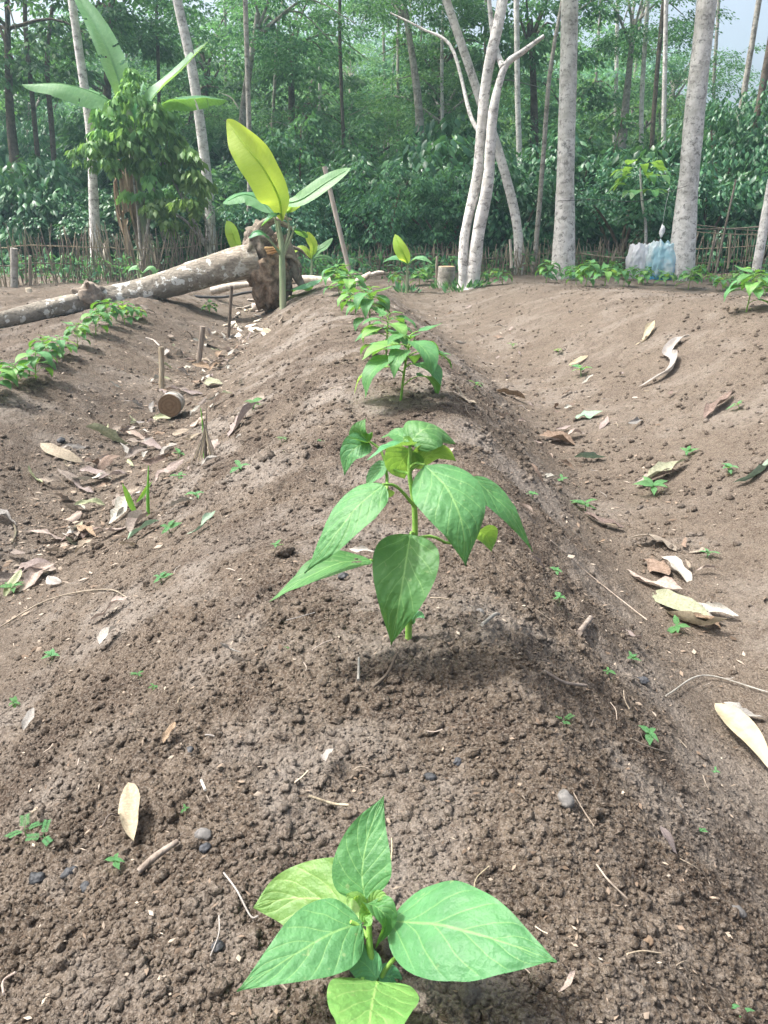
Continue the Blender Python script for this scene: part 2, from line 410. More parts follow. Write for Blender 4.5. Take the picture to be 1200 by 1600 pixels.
def lump(sub=2, amp=.35, seed=0, fr=1.6, fine=.0):
    """an irregular stone-like lump of radius about 1"""
    b = _bm.new(); _bm.ops.create_icosphere(b, subdivisions=sub, radius=1.0)
    V = np.array([v.co[:] for v in b.verts]); F = np.array([[v.index for v in f.verts] for f in b.faces]); b.free()
    r = 1 + amp * (fbm(V[:, 0] * fr + seed * 3.1, V[:, 1] * fr + V[:, 2] * 2.3 + seed, seed, 3)) * 1.6
    if fine: r = r + fine * worley(V[:, 0] * 4 + V[:, 2], V[:, 1] * 4 - V[:, 2] * 2 + seed, seed)
    return V * r[:, None], F
def scatter_clods(N, name, label, ymax, smin, smax, seed, bedonly=True):
    g = np.random.default_rng(seed)
    y = np.exp(g.uniform(np.log(.2 if bedonly else 1.4), np.log(ymax), N)); x = g.uniform(-1, 1, N) * (.14 + .56 * y)
    xr, xl, xc = nodes_at(y)
    pr = sst(xl + .05, xl + .35, x) * (1 - sst(xr - .3, xr - .0, x)) + .35 * (x < xl) + .10
    if not bedonly: pr = np.where(y > 1.6, .6, 0)
    pr = pr * (.35 + 1.3 * (vnoise(x * 6, y * 6, 71) + .5))
    keep = g.uniform(0, 1, N) < pr; x = x[keep]; y = y[keep]; n = len(x)
    s = smin + (smax - smin) * g.uniform(0, 1, n) ** (3.2 if bedonly else 5)
    z = macro(x, y) + detail(x, y) + s * .25
    base = [lump(2 if smax > .006 and bedonly else 1, .55, k + 1, 2.6, .25) for k in range(8)]
    Vs = []; Fs = []; off = 0
    which = g.integers(0, 8, n)
    for k in range(8):
        idx = np.where(which == k)[0]; BV, BF = base[k]; m = len(idx)
        a = g.uniform(0, 6.28, m); ca, sa = np.cos(a), np.sin(a)
        sc = s[idx, None] * g.uniform(.65, 1.25, (m, 3)) * np.array([1, 1, .8])
        L = BV[None] * sc[:, None]
        P = np.stack([L[..., 0] * ca[:, None] - L[..., 1] * sa[:, None], L[..., 0] * sa[:, None] + L[..., 1] * ca[:, None], L[..., 2]], -1)
        P = P + np.stack([x[idx], y[idx], z[idx]], -1)[:, None]
        Vs.append(P.reshape(-1, 3)); Fs.append((BF[None] + (np.arange(m) * len(BV))[:, None, None] + off).reshape(-1, 3)); off += m * len(BV)
    V = np.concatenate(Vs)
    me = mesh_np(name, V, np.concatenate(Fs), SOIL)
    at = me.attributes.new('loose', 'FLOAT', 'POINT'); at.data.foreach_set('value', np.full(len(V), .8, np.float32))
    tag(link(name, me), label, kind='stuff')
scatter_clods(9000, 'soil_clods', 'loose clods of brown soil on the ridges', 5.5, .0018, .0062, 3)
scatter_clods(60000, 'soil_crumbs', 'fine loose crumbs of brown soil on the ridges', 3.2, .0009, .0032, 5)
scatter_clods(34000, 'slope_clods', 'clods of soil rolled down the slopes', 8.5, .0018, .010, 7, False)

LITTERBIT = M('litter_bits')
_c = LITTERBIT.ramp(LITTERBIT.isl(), [(0., (.07, .05, .035)), (.35, (.15, .11, .08)), (.7, (.24, .19, .145)), (1., (.36, .31, .25))])
LITTERBIT = LITTERBIT.bsdf(_c, .85, .15)
# ------------------------------------------------------------------ leaves
def prof(kind, v):
    if kind == 'pepper': p = v ** .60 * (1 - v) ** 1.2; return p / (.3333 ** .60 * .6667 ** 1.2)
    if kind == 'heart': p = v ** .42 * (1 - v) ** .95; return p / (.3066 ** .42 * .6934 ** .95)
    if kind == 'banana': p = v ** .75 * (1 - v) ** .72; return np.clip(p / .361, 0, 1)
    if kind == 'litter': p = v ** .8 * (1 - v) ** .8; return p / (.5 ** 1.6)
    if kind == 'lance': p = v ** .9 * (1 - v) ** 1.1; return p / (.45 ** .9 * .55 ** 1.1)
def leaf(mid, width, normal, kind='pepper', nu=10, nv=24, fold=.18, wave=.02, quilt=.0, seed=0, curl=0., twist=0., nveins=6.0, slope=.36, twistlin=0.):
    """mid: points of the midrib; width: full width; normal: the way the upper face looks"""
    C = spline(mid, nv + 1); v = np.linspace(0, 1, nv + 1)
    T = nrm(np.gradient(C, axis=0)); N = np.asarray(normal, float)
    N = np.repeat(N[None], nv + 1, 0) if N.ndim == 1 else spline(N, nv + 1)
    S = nrm(np.cross(T, N)); Nn = nrm(np.cross(S, T))
    tw = twist + twistlin * v
    S, Nn = S * np.cos(tw)[:, None] + Nn * np.sin(tw)[:, None], Nn * np.cos(tw)[:, None] - S * np.sin(tw)[:, None]
    L = np.linalg.norm(np.diff(C, axis=0), axis=1).sum()
    u = np.linspace(-1, 1, 2 * nu + 1); hw = prof(kind, np.clip(v, 1e-4, 1)) * width / 2
    hw = np.maximum(hw, width * .008)
    au = np.abs(u)[None]; s = hw[:, None] * u[None]
    if curl:
        ang = curl * au; s = np.where(au > 0, hw[:, None] * np.sign(u)[None] * np.sin(ang) / curl, 0); h = -hw[:, None] * (1 - np.cos(ang)) / curl
    else: h = 0 * s
    h = h + fold * hw[:, None] * au ** 1.2
    if wave: h = h + wave * L * au ** 2 * fbm(v[:, None] * 4 + seed, u[None] * .8 + seed * 2.3 + 0 * v[:, None], seed, 2) * 1.6 * np.sin(np.pi * np.clip(v, 0, 1))[:, None] ** .5
    if quilt:
        ph = (v[:, None] - slope * au ** .8) * nveins; h = h + quilt * .75 * L * (np.abs(np.sin(np.pi * (ph + .5 * vnoise(v[:, None] * 5 + seed, np.sign(u)[None] * 3 + 0 * v[:, None], seed)))) - .6) * np.sin(np.pi * np.clip(au, 0, 1) ** .8) * np.sin(np.pi * v)[:, None] ** .6
        h = h + quilt * .6 * L * fbm(v[:, None] * 14 + seed, u[None] * 6 + 0 * v[:, None], seed + 9, 2)
    P = C[:, None] + s[..., None] * S[:, None] + h[..., None] * Nn[:, None]
    k = 2 * nu + 1
    uv = np.stack([np.repeat(((u + 1) / 2)[None], nv + 1, 0), np.repeat(v[:, None], k, 1)], -1).reshape(-1, 2)
    i = np.arange(nv)[:, None] * k; j = np.arange(k - 1)[None]
    F = np.stack([i + j, i + j + 1, i + k + j + 1, i + k + j], -1).reshape(-1, 4)
    g = Geo(); g.add(P.reshape(-1, 3), F, uv); return g
def cut_holes(g, holes):
    """insect holes: drop the faces inside small ellipses of (u, v)"""
    F = np.concatenate(g.F4); uv = np.concatenate(g.U)[F].mean(1)
    keep = np.ones(len(F), bool)
    for (a, b, ra, rb) in holes: keep &= ((uv[:, 0] - a) / ra) ** 2 + ((uv[:, 1] - b) / rb) ** 2 > 1
    g.F4 = [F[keep]]; g.m4 = [np.zeros(keep.sum())]; return g

# ------------------------------------------------------------------ the two nearest pepper plants, leaf by leaf
FACE = nrm(np.array([0, -.75, .65]))
def pxleaf(root, pts, w, nrmal, mat=PEPPER, kind='pepper', **kw):
    P = [PY(*p) for p in pts]
    kw.setdefault('nu', 12); kw.setdefault('nv', 34); kw.setdefault('quilt', .015); kw.setdefault('wave', .03)
    return part('leaf', leaf(P, w, nrmal, kind, **kw), mat, root)
# plant 1, at the bottom of the picture, seen from above
b1 = np.array([-.003, .335, H(-.003, .335)])
p1 = thing('pepper_plant', 'young chilli pepper plant with broad pale leaves, closest to the camera, seen from above', 'pepper plant', b1, 'chilli plants on the middle ridge')
top1 = PY(578, 1425, .372)
st = tube([b1 - [0, 0, .01], PY(590, 1600, .349), PY(584, 1530, .358), PY(577, 1470, .366), top1], [.0034, .003, .0028, .0022, .0016], 10, 16)
for (pts) in ([(588, 1545, .356), (604, 1512, .362), (628, 1486, .36), (640, 1470, .358)],
              [(575, 1465, .366), (562, 1448, .372), (548, 1440, .372)],
              [(577, 1440, .372), (574, 1420, .378), (571, 1402, .384)],
              [(583, 1500, .362), (560, 1480, .37), (530, 1440, .385)],
              [(588, 1560, .352), (590, 1548, .346), (589, 1538, .341)],
              [(586, 1530, .358), (575, 1536, .352), (566, 1530, .348)]):
    join(st, tube([PY(*q) for q in pts], [.0017, .0013], 7, 8))
part('stem', st, STEM, p1)
pxleaf(p1, [(608, 1439, .372), (690, 1446, .350), (780, 1470, .332), (870, 1503, .318)], .063, [.05, -.35, 1], fold=.10, seed=1, curl=.35)
pxleaf(p1, [(565, 1441, .374), (515, 1460, .362), (450, 1498, .345), (370, 1549, .325)], .050, [-.05, -.35, 1], fold=.14, seed=2, curl=.3)
pxleaf(p1, [(570, 1406, .380), (566, 1360, .392), (577, 1300, .410), (600, 1243, .428)], .041, [-.1, -.70, .75], fold=.16, seed=3)
pxleaf(p1, [(562, 1434, .376), (520, 1408, .395), (450, 1404, .405), (396, 1418, .400)], .056, [0, -.62, .8], PEPPER_Y, fold=.05, seed=4, kind='heart')
pxleaf(p1, [(589, 1534, .345), (582, 1566, .318), (576, 1606, .292), (566, 1690, .262)], .056, [0, -.35, 1], PEPPER_Y, fold=.12, seed=5, kind='heart')
pxleaf(p1, [(590, 1530, .353), (570, 1506, .358), (548, 1496, .358), (532, 1490, .355)], .021, [0, -.5, 1], PEPPER_D, fold=.1, seed=6, nv=16, nu=6)
pxleaf(p1, [(592, 1532, .356), (606, 1525, .362), (618, 1528, .364), (632, 1540, .362)], .016, [0, -.4, 1], PEPPER_D, fold=.1, seed=7, nv=16, nu=6)
for (pts, ww, nn, mm, fo) in (([(574, 1412, .375), (592, 1420, .366), (603, 1440, .362), (587, 1482, .360)], .019, [.5, -.4, .8], PEPPER, .5),
                              ([(572, 1420, .376), (556, 1408, .374), (548, 1404, .370), (543, 1416, .366)], .010, [-.3, -.3, 1], PEPPER_Y, .6),
                              ([(576, 1424, .374), (570, 1432, .366), (574, 1442, .362), (566, 1446, .360)], .009, [.2, -.5, .9], PEPPER_Y, .7),
                              ([(578, 1416, .376), (588, 1404, .378), (598, 1402, .376), (606, 1408, .374)], .009, [.2, -.4, .9], PEPPER_Y, .5)):
    pxleaf(p1, pts, ww, nn, mm, fold=fo, nv=14, nu=6, seed=8)

# plant 2, in the middle of the picture
Y2 = .84
b2 = G(638, 1003); b2[1] = max(b2[1], .80)
p2 = thing('pepper_plant', 'large-leaved drooping chilli plant standing alone on the middle ridge, second from the camera', 'pepper plant', b2, 'chilli plants on the middle ridge')
y0 = b2[1]; d0 = y0 - .83
st = tube([b2 - [0, 0, .01], PY(640, 950, .83 + d0), PY(647, 880, .832 + d0), PY(648, 800, .836 + d0), PY(640, 740, .84 + d0), PY(641, 700, .842 + d0)],
          [.0042, .0038, .0036, .0032, .0026, .0018], 10, 24)
for pts in ([(648, 792, .836), (630, 770, .825), (615, 758, .815), (598, 757, .805)], [(642, 730, .84), (650, 724, .83), (664, 727, .815)],
            [(648, 836, .834), (643, 832, .82), (641, 836, .81)], [(646, 900, .833), (615, 885, .825), (578, 875, .815)],
            [(643, 755, .84), (690, 738, .855), (738, 745, .86)], [(648, 842, .834), (675, 838, .84), (705, 850, .85), (740, 838, .86)],
            [(641, 712, .842), (640, 700, .85), (645, 692, .86)], [(641, 740, .842), (620, 735, .86), (604, 724, .87)], [(641, 735, .842), (652, 727, .85)],
            [(604, 765, .85), (604, 740, .87), (596, 705, .885), (578, 690, .89)], [(640, 706, .842), (643, 700, .842)]):
    join(st, tube([PY(a, b, c + d0) for a, b, c in pts], [.0021, .0014], 7, 8))
part('stem', st, STEM, p2)
def L2(pts, w, n, *a, **k): return pxleaf(p2, [(x, y, d + d0) for x, y, d in pts], w, n, *a, **k)
L2([(664, 727, .815), (700, 765, .775), (722, 820, .745), (728, 884, .735)], .078, [.18, -.80, .58], seed=11, fold=.08, curl=.5, nv=44, nu=16)
L2([(641, 835, .81), (634, 880, .775), (624, 940, .75), (611, 1008, .745)], .072, [-.05, -.85, .5], seed=12, fold=.20, nv=44, nu=16)
L2([(600, 757, .805), (560, 790, .785), (520, 840, .765), (476, 896, .755)], .056, [-.45, -.62, .60], seed=13, fold=.10, curl=.4, nv=44, nu=14)
g = leaf([PY(x, y, d + d0) for x, y, d in [(578, 875, .815), (530, 880, .79), (475, 905, .77), (421, 940, .76)]], .050, [-.1, -.05, 1], 'pepper', 14, 60, .12, .03, .006, 14)
part('leaf', cut_holes(g, [(.40, .17, .07, .06), (.62, .12, .05, .03)]), PEPPER, p2)
L2([(738, 745, .86), (765, 770, .85), (800, 805, .84), (832, 862, .835)], .060, [.75, -.38, .55], seed=15, fold=.12, curl=.3)
L2([(738, 838, .865), (752, 832, .875), (762, 842, .878), (768, 862, .872)], .040, [0, .6, .6], PEPPER_Y, seed=16, fold=.15, nv=18)
L2([(640, 693, .85), (660, 672, .855), (685, 672, .87), (712, 693, .88)], .062, [.1, -.32, .9], PEPPER, seed=17, fold=.10, curl=.6, kind='heart')
L2([(644, 728, .85), (665, 713, .855), (690, 710, .86), (713, 720, .865)], .045, [0, .62, .5], PEPPER_Y, seed=18, fold=.10)
L2([(646, 696, .842), (625, 697, .82), (600, 702, .80), (573, 719, .79)], .028, [-.1, .2, 1], PEPPER_D, seed=19, fold=.35)
L2([(642, 703, .842), (632, 715, .85), (624, 730, .86), (632, 748, .865)], .046, [0, .9, .2], PEPPER_Y, seed=20, fold=.10, kind='heart')
L2([(640, 694, .845), (628, 682, .86), (615, 678, .87), (595, 684, .88)], .030, [0, -.3, 1], PEPPER, seed=21, fold=.2)
L2([(604, 724, .87), (592, 735, .87), (580, 748, .868), (571, 762, .866)], .026, [-.7, -.5, .5], seed=22, fold=.15, nv=18)
L2([(577, 691, .89), (560, 697, .88), (545, 712, .875), (538, 743, .87)], .034, [-.3, -.8, .5], seed=23, fold=.18, nv=20)
L2([(577, 691, .89), (566, 680, .89), (564, 668, .89), (571, 654, .895)], .030, [-.5, -.75, .4], seed=24, fold=.4, nv=18)
L2([(577, 692, .89), (566, 690, .88), (555, 686, .875), (541, 682, .87)], .016, [-.1, -.2, 1], seed=25, fold=.3, nv=14)
L2([(606, 764, .86), (600, 770, .865), (590, 776, .87), (604, 782, .868)], .026, [0, .8, .4], PEPPER_Y, seed=26, fold=.2, nv=14)
L2([(640, 975, .835), (650, 964, .83), (657, 962, .826), (664, 966, .822)], .014, [0, -.5, 1], PEPPER_D, seed=27, fold=.2, nv=12, nu=5)
L2([(642, 700, .842), (640, 690, .838), (634, 686, .835), (630, 690, .832)], .010, [0, -.5, 1], PEPPER_Y, seed=28, fold=.5, nv=12, nu=5)

# ------------------------------------------------------------------ the other pepper plants
def proto_pepper(seed, h, nleaf, Ls):
    g = np.random.default_rng(seed)
    t = thing('pepper_plant', None, 'pepper plant', (0, 0, 0))
    lean = g.uniform(-.15, .15, 2) * h
    P = np.array([[0, 0, -.02], [0, 0, 0], [lean[0] * .4, lean[1] * .4, h * .5], [lean[0], lean[1], h]])
    st = tube(P, [.0036, .0034, .0028, .0016], 7, 12)
    S = spline(P[1:], 40); leaves = []
    for k in range(nleaf):
        f = .38 + .62 * (k / (nleaf - 1)) ** .8 if k else .25
        a = k * 2.39996 + g.uniform(-.35, .35); b = S[int(f * 39)]
        pet = Ls * g.uniform(.35, .5) * (1.15 - .75 * f); o = np.array([math.cos(a), math.sin(a), 0])
        L = Ls * (1.05 - .45 * abs(f - .6)) * g.uniform(.8, 1.15) * (.62 if f > .93 else 1); dr = g.uniform(.25, .95) if f < .9 else g.uniform(-.5, .3)
        q = b + o * pet + np.array([0, 0, pet * .45]); join(st, tube([b, b + o * pet * .5 + [0, 0, pet * .32], q], [.0018, .0012], 5, 5))
        m1 = q + o * L * .33 + [0, 0, -dr * L * .08]; m2 = q + o * L * .64 + [0, 0, -dr * L * .33]; m3 = q + o * L * (.95 - .25 * dr) + [0, 0, -dr * L * .8]
        leaves.append((leaf([q, m1, m2, m3], L * g.uniform(.52, .66), [o[0] * .2, o[1] * .2, 1], 'pepper', 4, 10, .22, .04, 0, k), PEPPER_Y if g.uniform() < .22 else PEPPER))
    link('stem', st.mesh('stem', STEM), t)
    for lg, mt in leaves: link('leaf', lg.mesh('leaf', mt), t)
    return t
protos = [proto_pepper(101, .15, 14, .10), proto_pepper(102, .17, 16, .105), proto_pepper(103, .12, 13, .095), proto_pepper(104, .19, 18, .105)]
usedp = [False] * 4
def place_pepper(k, p, rz, sc, label, group, k0=1, py_=1):
    o = protos[k] if not usedp[k] else copy_tree(protos[k]); usedp[k] = True
    sc = sc * (1.0 if k0 == 0 or px < 345 else .98)
    o.location = (p[0], p[1], p[2] - .005); o.rotation_euler = (0, 0, rz); o.scale = (sc,) * 3
    tag(o, label, 'pepper plant', group)
GM = 'chilli plants on the middle ridge'
for k, (px, py, v, s, lab) in enumerate([(626, 624, 0, 1.18, 'chilli plant third along the middle ridge, a gap behind the large drooping one'),
        (603, 560, 1, 1.0, 'chilli pepper plant fourth along the middle ridge, overlapping the third'),
        (578, 515, 3, 1.0, 'chilli pepper plant fifth along the middle ridge where it bends towards the banana'),
        (556, 493, 2, 1.15, 'low chilli pepper plant sixth along the middle ridge, left of the fifth'),
        (548, 477, 1, 1.1, 'chilli pepper plant seventh along the middle ridge, near its far end'),
        (530, 462, 3, 1.1, 'dense chilli pepper plant at the far end of the middle ridge beside the dry pole')]):
    place_pepper(v, G(px, py), k * 1.9 + .4, s, lab, GM, k)
GRt = 'chilli plants along the crest of the ridge that has the pale trunks behind it'
rp = [(1166, 487, 3, .92, 'largest chilli plant on the far crest, under the tilted post'),
      (1075, 452, 1, 1.2, 'chilli plant with long hanging leaves in front of the thick leaning pale trunk'),
      (1128, 455, 0, 1.0, 'chilli plant between the hanging-leaved one and the largest one on the far crest'),
      (975, 448, 1, 1.05, 'chilli plant on the far crest just below the white sack'), (945, 446, 2, 1.2, 'low chilli plant on the far crest, one to the side of the white sack'),
      (915, 447, 3, 1.0, 'bushy chilli plant beside the foot of the straight pale trunk'), (1005, 444, 0, 1.1, 'chilli plant in front of the blue plastic sack'),
      (1040, 446, 2, 1.1, 'small chilli plant between the blue sack and the thick leaning trunk'), (853, 442, 3, 1.1, 'chilli plant standing just before the foot of the straight pale trunk'),
      (960, 436, 3, 1.0, 'chilli plant half hidden behind those below the white sack'), (785, 444, 2, 1.1, 'low chilli plant between the forked tree and the straight pale trunk'),
      (752, 447, 0, .9, 'small chilli plant at the foot of the forked tree'), (655, 446, 1, .95, 'chilli plant in front of the round stump'),
      (620, 448, 0, .9, 'chilli plant beneath the upright yellow banana shoot'), (1195, 462, 1, 1.1, 'chilli plant cut by the picture edge behind the largest one'),
      (893, 438, 0, 1.1, 'chilli plant tucked behind the straight pale trunk')]
for k, (px, py, v, s, lab) in enumerate(rp): place_pepper(v, G(px, py), k * 2.3, s, lab, GRt)
more = ['before the blue sack, nearer its foot', 'between the blue sack and the leaning trunk, smaller one', 'just past the leaning pale trunk', 'half way between the leaning trunk and the tilted post', 'in the row under the white sack, second from its edge',
        'left of the bushy one near the straight trunk', 'behind the bushy one near the straight trunk', 'beyond the row, between the straight trunk and the white sack', 'behind the largest one at the picture edge', 'behind the one cut by the picture edge', 'between the stump and the forked tree foot', 'in the gap right of the forked tree']
for k, (px, py) in enumerate([(1022, 436), (1045, 432), (1092, 440), (1112, 444), (988, 438), (900, 445), (925, 434), (938, 432), (1150, 446), (1182, 446), (668, 440), (775, 436)]):
    place_pepper((k * 3 + 1) % 4, G(px, py), k * 1.7, .92, 'chilli plant ' + more[k], GRt)
GLt = 'chilli plants on the ridge by the fallen trunk'
for k, (px, py, v, s, lab) in enumerate([(57, 598, 0, 1.05, 'bare-stemmed chilli plant second along the ridge by the fallen trunk'),
        (-6, 622, 1, 1.0, 'chilli plant cut off by the picture edge on the ridge by the fallen trunk'),
        (100, 560, 2, 1.0, 'chilli plant third along the ridge by the fallen trunk'), (150, 525, 0, 1.1, 'chilli plant fourth along the ridge, before the dense clump'),
        (172, 512, 3, 1.0, 'chilli plant in the dense clump under the fallen trunk, its nearer side'), (195, 506, 1, 1.0, 'chilli plant at the far side of the dense clump under the fallen trunk'),
        (122, 543, 3, .8, 'low chilli plant filling the gap between the third and fourth by the fallen trunk'), (78, 572, 3, .8, 'low chilli plant just behind the bare-stemmed one by the fallen trunk'),
        (215, 500, 2, .9, 'last chilli plant of the clump beside the pale slab of bark'), (28, 605, 2, .9, 'low chilli plant between the cut-off one and the bare-stemmed one'), (328, 490, 2, .9, 'lone yellow-green chilli plant in the furrow before the root ball')]):
    place_pepper(v, G(px, py), k * 2.1 + 1, s * .8, lab, GLt)

# ------------------------------------------------------------------ banana plants
def banana_leaf(root, pts, w, n, mat=BAN_G, tears=0, **k):
    P = [PY(*p) for p in pts]
    kw = dict(nu=6, nv=22, fold=.15, wave=.015); kw.update(k)
    g = leaf(P, w, n, 'banana', **kw)
    if tears:
        gg = np.random.default_rng(int(abs(P[0][0]) * 1000) + int(pts[-1][0]))
        cut_holes(g, [(sd, gg.uniform(.2, .92), gg.uniform(.18, .42), gg.uniform(.006, .013)) for sd in (0, 1) for _ in range(tears)])
    join(g, tube(spline(np.array(P), 14)[:13], [.010, .003], 5, 13), 0)
    join(g, tube(np.array([P[0], P[0] * .7 + P[1] * .3]), [.008, .006], 6, 4)); return part('leaf', g, mat, root)
yb = 6.12; bb = PY(441, 462, yb); bb[2] = H(bb[0], yb)
ban = thing('banana_plant', 'young banana plant with one upright yellow-green leaf in front of the root ball', 'banana plant', bb)
g = tube([bb - [0, 0, .03], PY(441, 420, yb), PY(440, 380, yb), PY(434, 345, yb)], [.027, .025, .020, .012], 12, 14, .05)
for pts in ([(441, 400, yb), (452, 360, yb), (447, 335, yb - .02)], [(441, 400, yb), (434, 365, yb), (428, 330, yb)], [(441, 400, yb), (425, 380, yb - .05), (412, 365, yb - .08)],
            [(441, 405, yb), (455, 370, yb), (462, 352, yb)]):
    join(g, tube([PY(*q) for q in pts], [.012, .009, .006], 7, 8))
part('stem', g, BAN_STEM, ban)
banana_leaf(ban, [(441, 345, yb - .02), (436, 310, yb - .08), (412, 264, yb - .12), (382, 226, yb - .08), (354, 188, yb + .05)], .29, [-.35, -.72, .5], BAN_Y, fold=.42, nv=60, wave=.05, twistlin=.45)
banana_leaf(ban, [(441, 318, yb), (470, 312, yb - .05), (510, 285, yb - .05), (548, 262, yb)], .15, [.1, -.75, .75], fold=.1)
banana_leaf(ban, [(428, 334, yb), (405, 312, yb + .08), (380, 304, yb + .1), (348, 318, yb + .02)], .20, [0, -.45, 1], BAN_D, fold=-.25)
banana_leaf(ban, [(438, 332, yb), (428, 338, yb - .1), (418, 345, yb - .12), (408, 354, yb - .12)], .10, [0, -.1, 1], BAN_D, fold=.3, nv=12)
banana_leaf(ban, [(420, 372, yb - .06), (408, 362, yb - .1), (398, 362, yb - .13), (388, 372, yb - .14)], .10, [0, -.3, 1], BAN_D, fold=-.3, nv=12)
banana_leaf(ban, [(458, 358, yb), (468, 360, yb + .04), (474, 364, yb + .06), (480, 372, yb + .08)], .12, [.2, .3, .8], BAN_D, fold=-.2, nv=12)
banana_leaf(ban, [(449, 332, yb), (456, 322, yb + .08), (462, 318, yb + .12), (466, 325, yb + .15)], .10, [.3, .4, .6], BAN_Y, fold=-.2, nv=12)
fl_ = [G(438, 470, .05), G(455, 468, .08), G(475, 462, .08), G(503, 452, .06)]
o = link('banana_leaf', leaf(fl_, .17, [0, -.5, 1], 'banana', 6, 20, -.35, .04).mesh('banana_leaf', BAN_D, fl_[0]), None, fl_[0])
tag(o, 'cut dark green banana leaf lying on the soil below the young banana plant', 'banana leaf')
def small_banana(px, py, y, leaves, label, stemtop=None, sr=.02):
    b = PY(px, py, y); b[2] = H(b[0], y)
    t = thing('banana_plant', label, 'banana plant', b, 'small banana shoots')
    g = tube([b - [0, 0, .03], b + [0, 0, .05], PY(*stemtop, y)], [sr, sr * .9, sr * .5], 9, 8); part('stem', g, BAN_STEM, t)
    for pts, w, n, mt in leaves: banana_leaf(t, [(a, c, y + d) for a, c, d in pts], w, n, mt, nv=14, nu=5)
small_banana(636, 446, 7.6, [([(637, 412, 0), (632, 400, -.05), (624, 385, -.05), (617, 366, 0)], .13, [-.4, -.8, .4], BAN_Y), ([(637, 414, 0), (648, 405, -.05), (660, 404, -.1), (676, 412, -.1)], .10, [0, -.4, 1], BAN_G),
    ([(636, 414, 0), (625, 405, 0), (612, 404, .05), (598, 410, .1)], .10, [0, -.4, 1], BAN_D)], 'small banana shoot with a narrow upright yellow-green leaf near the round stump', (637, 412))
small_banana(371, 425, 9.0, [([(371, 392, 0), (368, 380, 0), (362, 362, -.05), (354, 345, 0)], .17, [-.3, -.9, .3], BAN_Y), ([(371, 394, 0), (385, 385, 0), (398, 388, 0), (410, 400, 0)], .12, [0, -.4, 1], BAN_D)],
    'banana shoot with one spoon-shaped yellow leaf behind the fallen trunk', (371, 392))
small_banana(487, 425, 8.8, [([(487, 405, 0), (497, 392, 0), (508, 385, 0), (520, 372, 0)], .12, [0, -.6, .8], BAN_G), ([(487, 405, 0), (478, 392, 0), (468, 388, 0), (458, 396, 0)], .10, [0, -.5, 1], BAN_Y),
    ([(487, 404, 0), (490, 385, 0), (484, 372, 0), (480, 362, 0)], .10, [0, -.8, .3], BAN_Y), ([(488, 405, 0), (502, 402, 0), (514, 404, 0), (522, 412, 0)], .10, [0, -.4, 1], BAN_G)],
    'small banana plant with several bright leaves between the root ball and the leaning pole', (487, 405))
small_banana(222, 440, 8.3, [([(222, 428, 0), (215, 420, -.05), (208, 419, -.05), (200, 424, -.05)], .09, [0, -.4, 1], BAN_G), ([(222, 428, 0), (232, 420, 0), (238, 420, 0), (246, 430, 0)], .09, [0, -.4, 1], BAN_G)],
    'low banana leaf tuft rising just behind the fallen trunk', (222, 428))
# the tall banana among the trees
tb = PY(222, 425, 9.6); tb[2] = H(tb[0], 9.6)
ban2 = thing('banana_plant', 'tall banana plant with arching leaves and brown dead leaves hanging round its stem', 'banana plant', tb)
g = tube([tb - [0, 0, .05], PY(224, 380, 9.6), PY(215, 290, 9.6), PY(205, 200, 9.6), PY(200, 170, 9.6)], [.085, .08, .07, .055, .035], 12, 18, .1); part('stem', g, BAN_STEM, ban2)
banana_leaf(ban2, [(203, 200, 9.6), (190, 140, 9.6), (160, 60, 9.7), (112, -20, 9.9)], .26, [.5, -.8, .3], BAN_G, nv=90, fold=.3, tears=2, wave=.03)
banana_leaf(ban2, [(203, 205, 9.6), (175, 160, 9.4), (105, 132, 9.3), (34, 132, 9.2)], .34, [0, -.45, 1], BAN_G, nv=90, fold=-.5, tears=2, wave=.04)
banana_leaf(ban2, [(206, 205, 9.6), (240, 150, 9.6), (285, 105, 9.7), (326, 64, 9.8)], .22, [-.3, -.6, .7], BAN_G, nv=90, fold=.3, tears=2, wave=.03)
banana_leaf(ban2, [(206, 208, 9.6), (255, 162, 9.5), (305, 150, 9.4), (354, 156, 9.3)], .26, [0, .1, 1], BAN_D, nv=90, fold=-.6, tears=3, wave=.04)
banana_leaf(ban2, [(208, 200, 9.6), (206, 175, 9.6), (212, 150, 9.6), (226, 120, 9.7)], .14, [-.2, -.8, .4], BAN_D)
DRY = plain_mat('dead_banana_leaf', (.15, .10, .065), (.33, .26, .18), 14, .9, .15, .2, .5, .004, (1, 1, .3), False)
for k in range(14):
    a = k * .9; r = .07; zt = rnd.uniform(.55, 1.30); c = PY(221, 400, 9.6); c[2] = tb[2]; x0 = c[0] + rnd.uniform(-.03, .03) - .06 * zt
    pts = [[x0 + math.cos(a) * r, 9.6 + math.sin(a) * r, c[2] + zt], [x0 + math.cos(a) * (r + .05), 9.6 + math.sin(a) * (r + .07), c[2] + zt - .08],
           [x0 + math.cos(a) * (r + .05), 9.6 + math.sin(a) * (r + .07), c[2] + zt * .6], [x0 + math.cos(a) * (r + .03) + .02, 9.6 + math.sin(a) * r, c[2] + max(.1, zt - rnd.uniform(.5, .9))]]
    part('dead_leaf', leaf(pts, rnd.uniform(.06, .13), [math.cos(a), math.sin(a), .1], 'litter', 3, 12, .5, .06, 0, k), DRY, ban2)
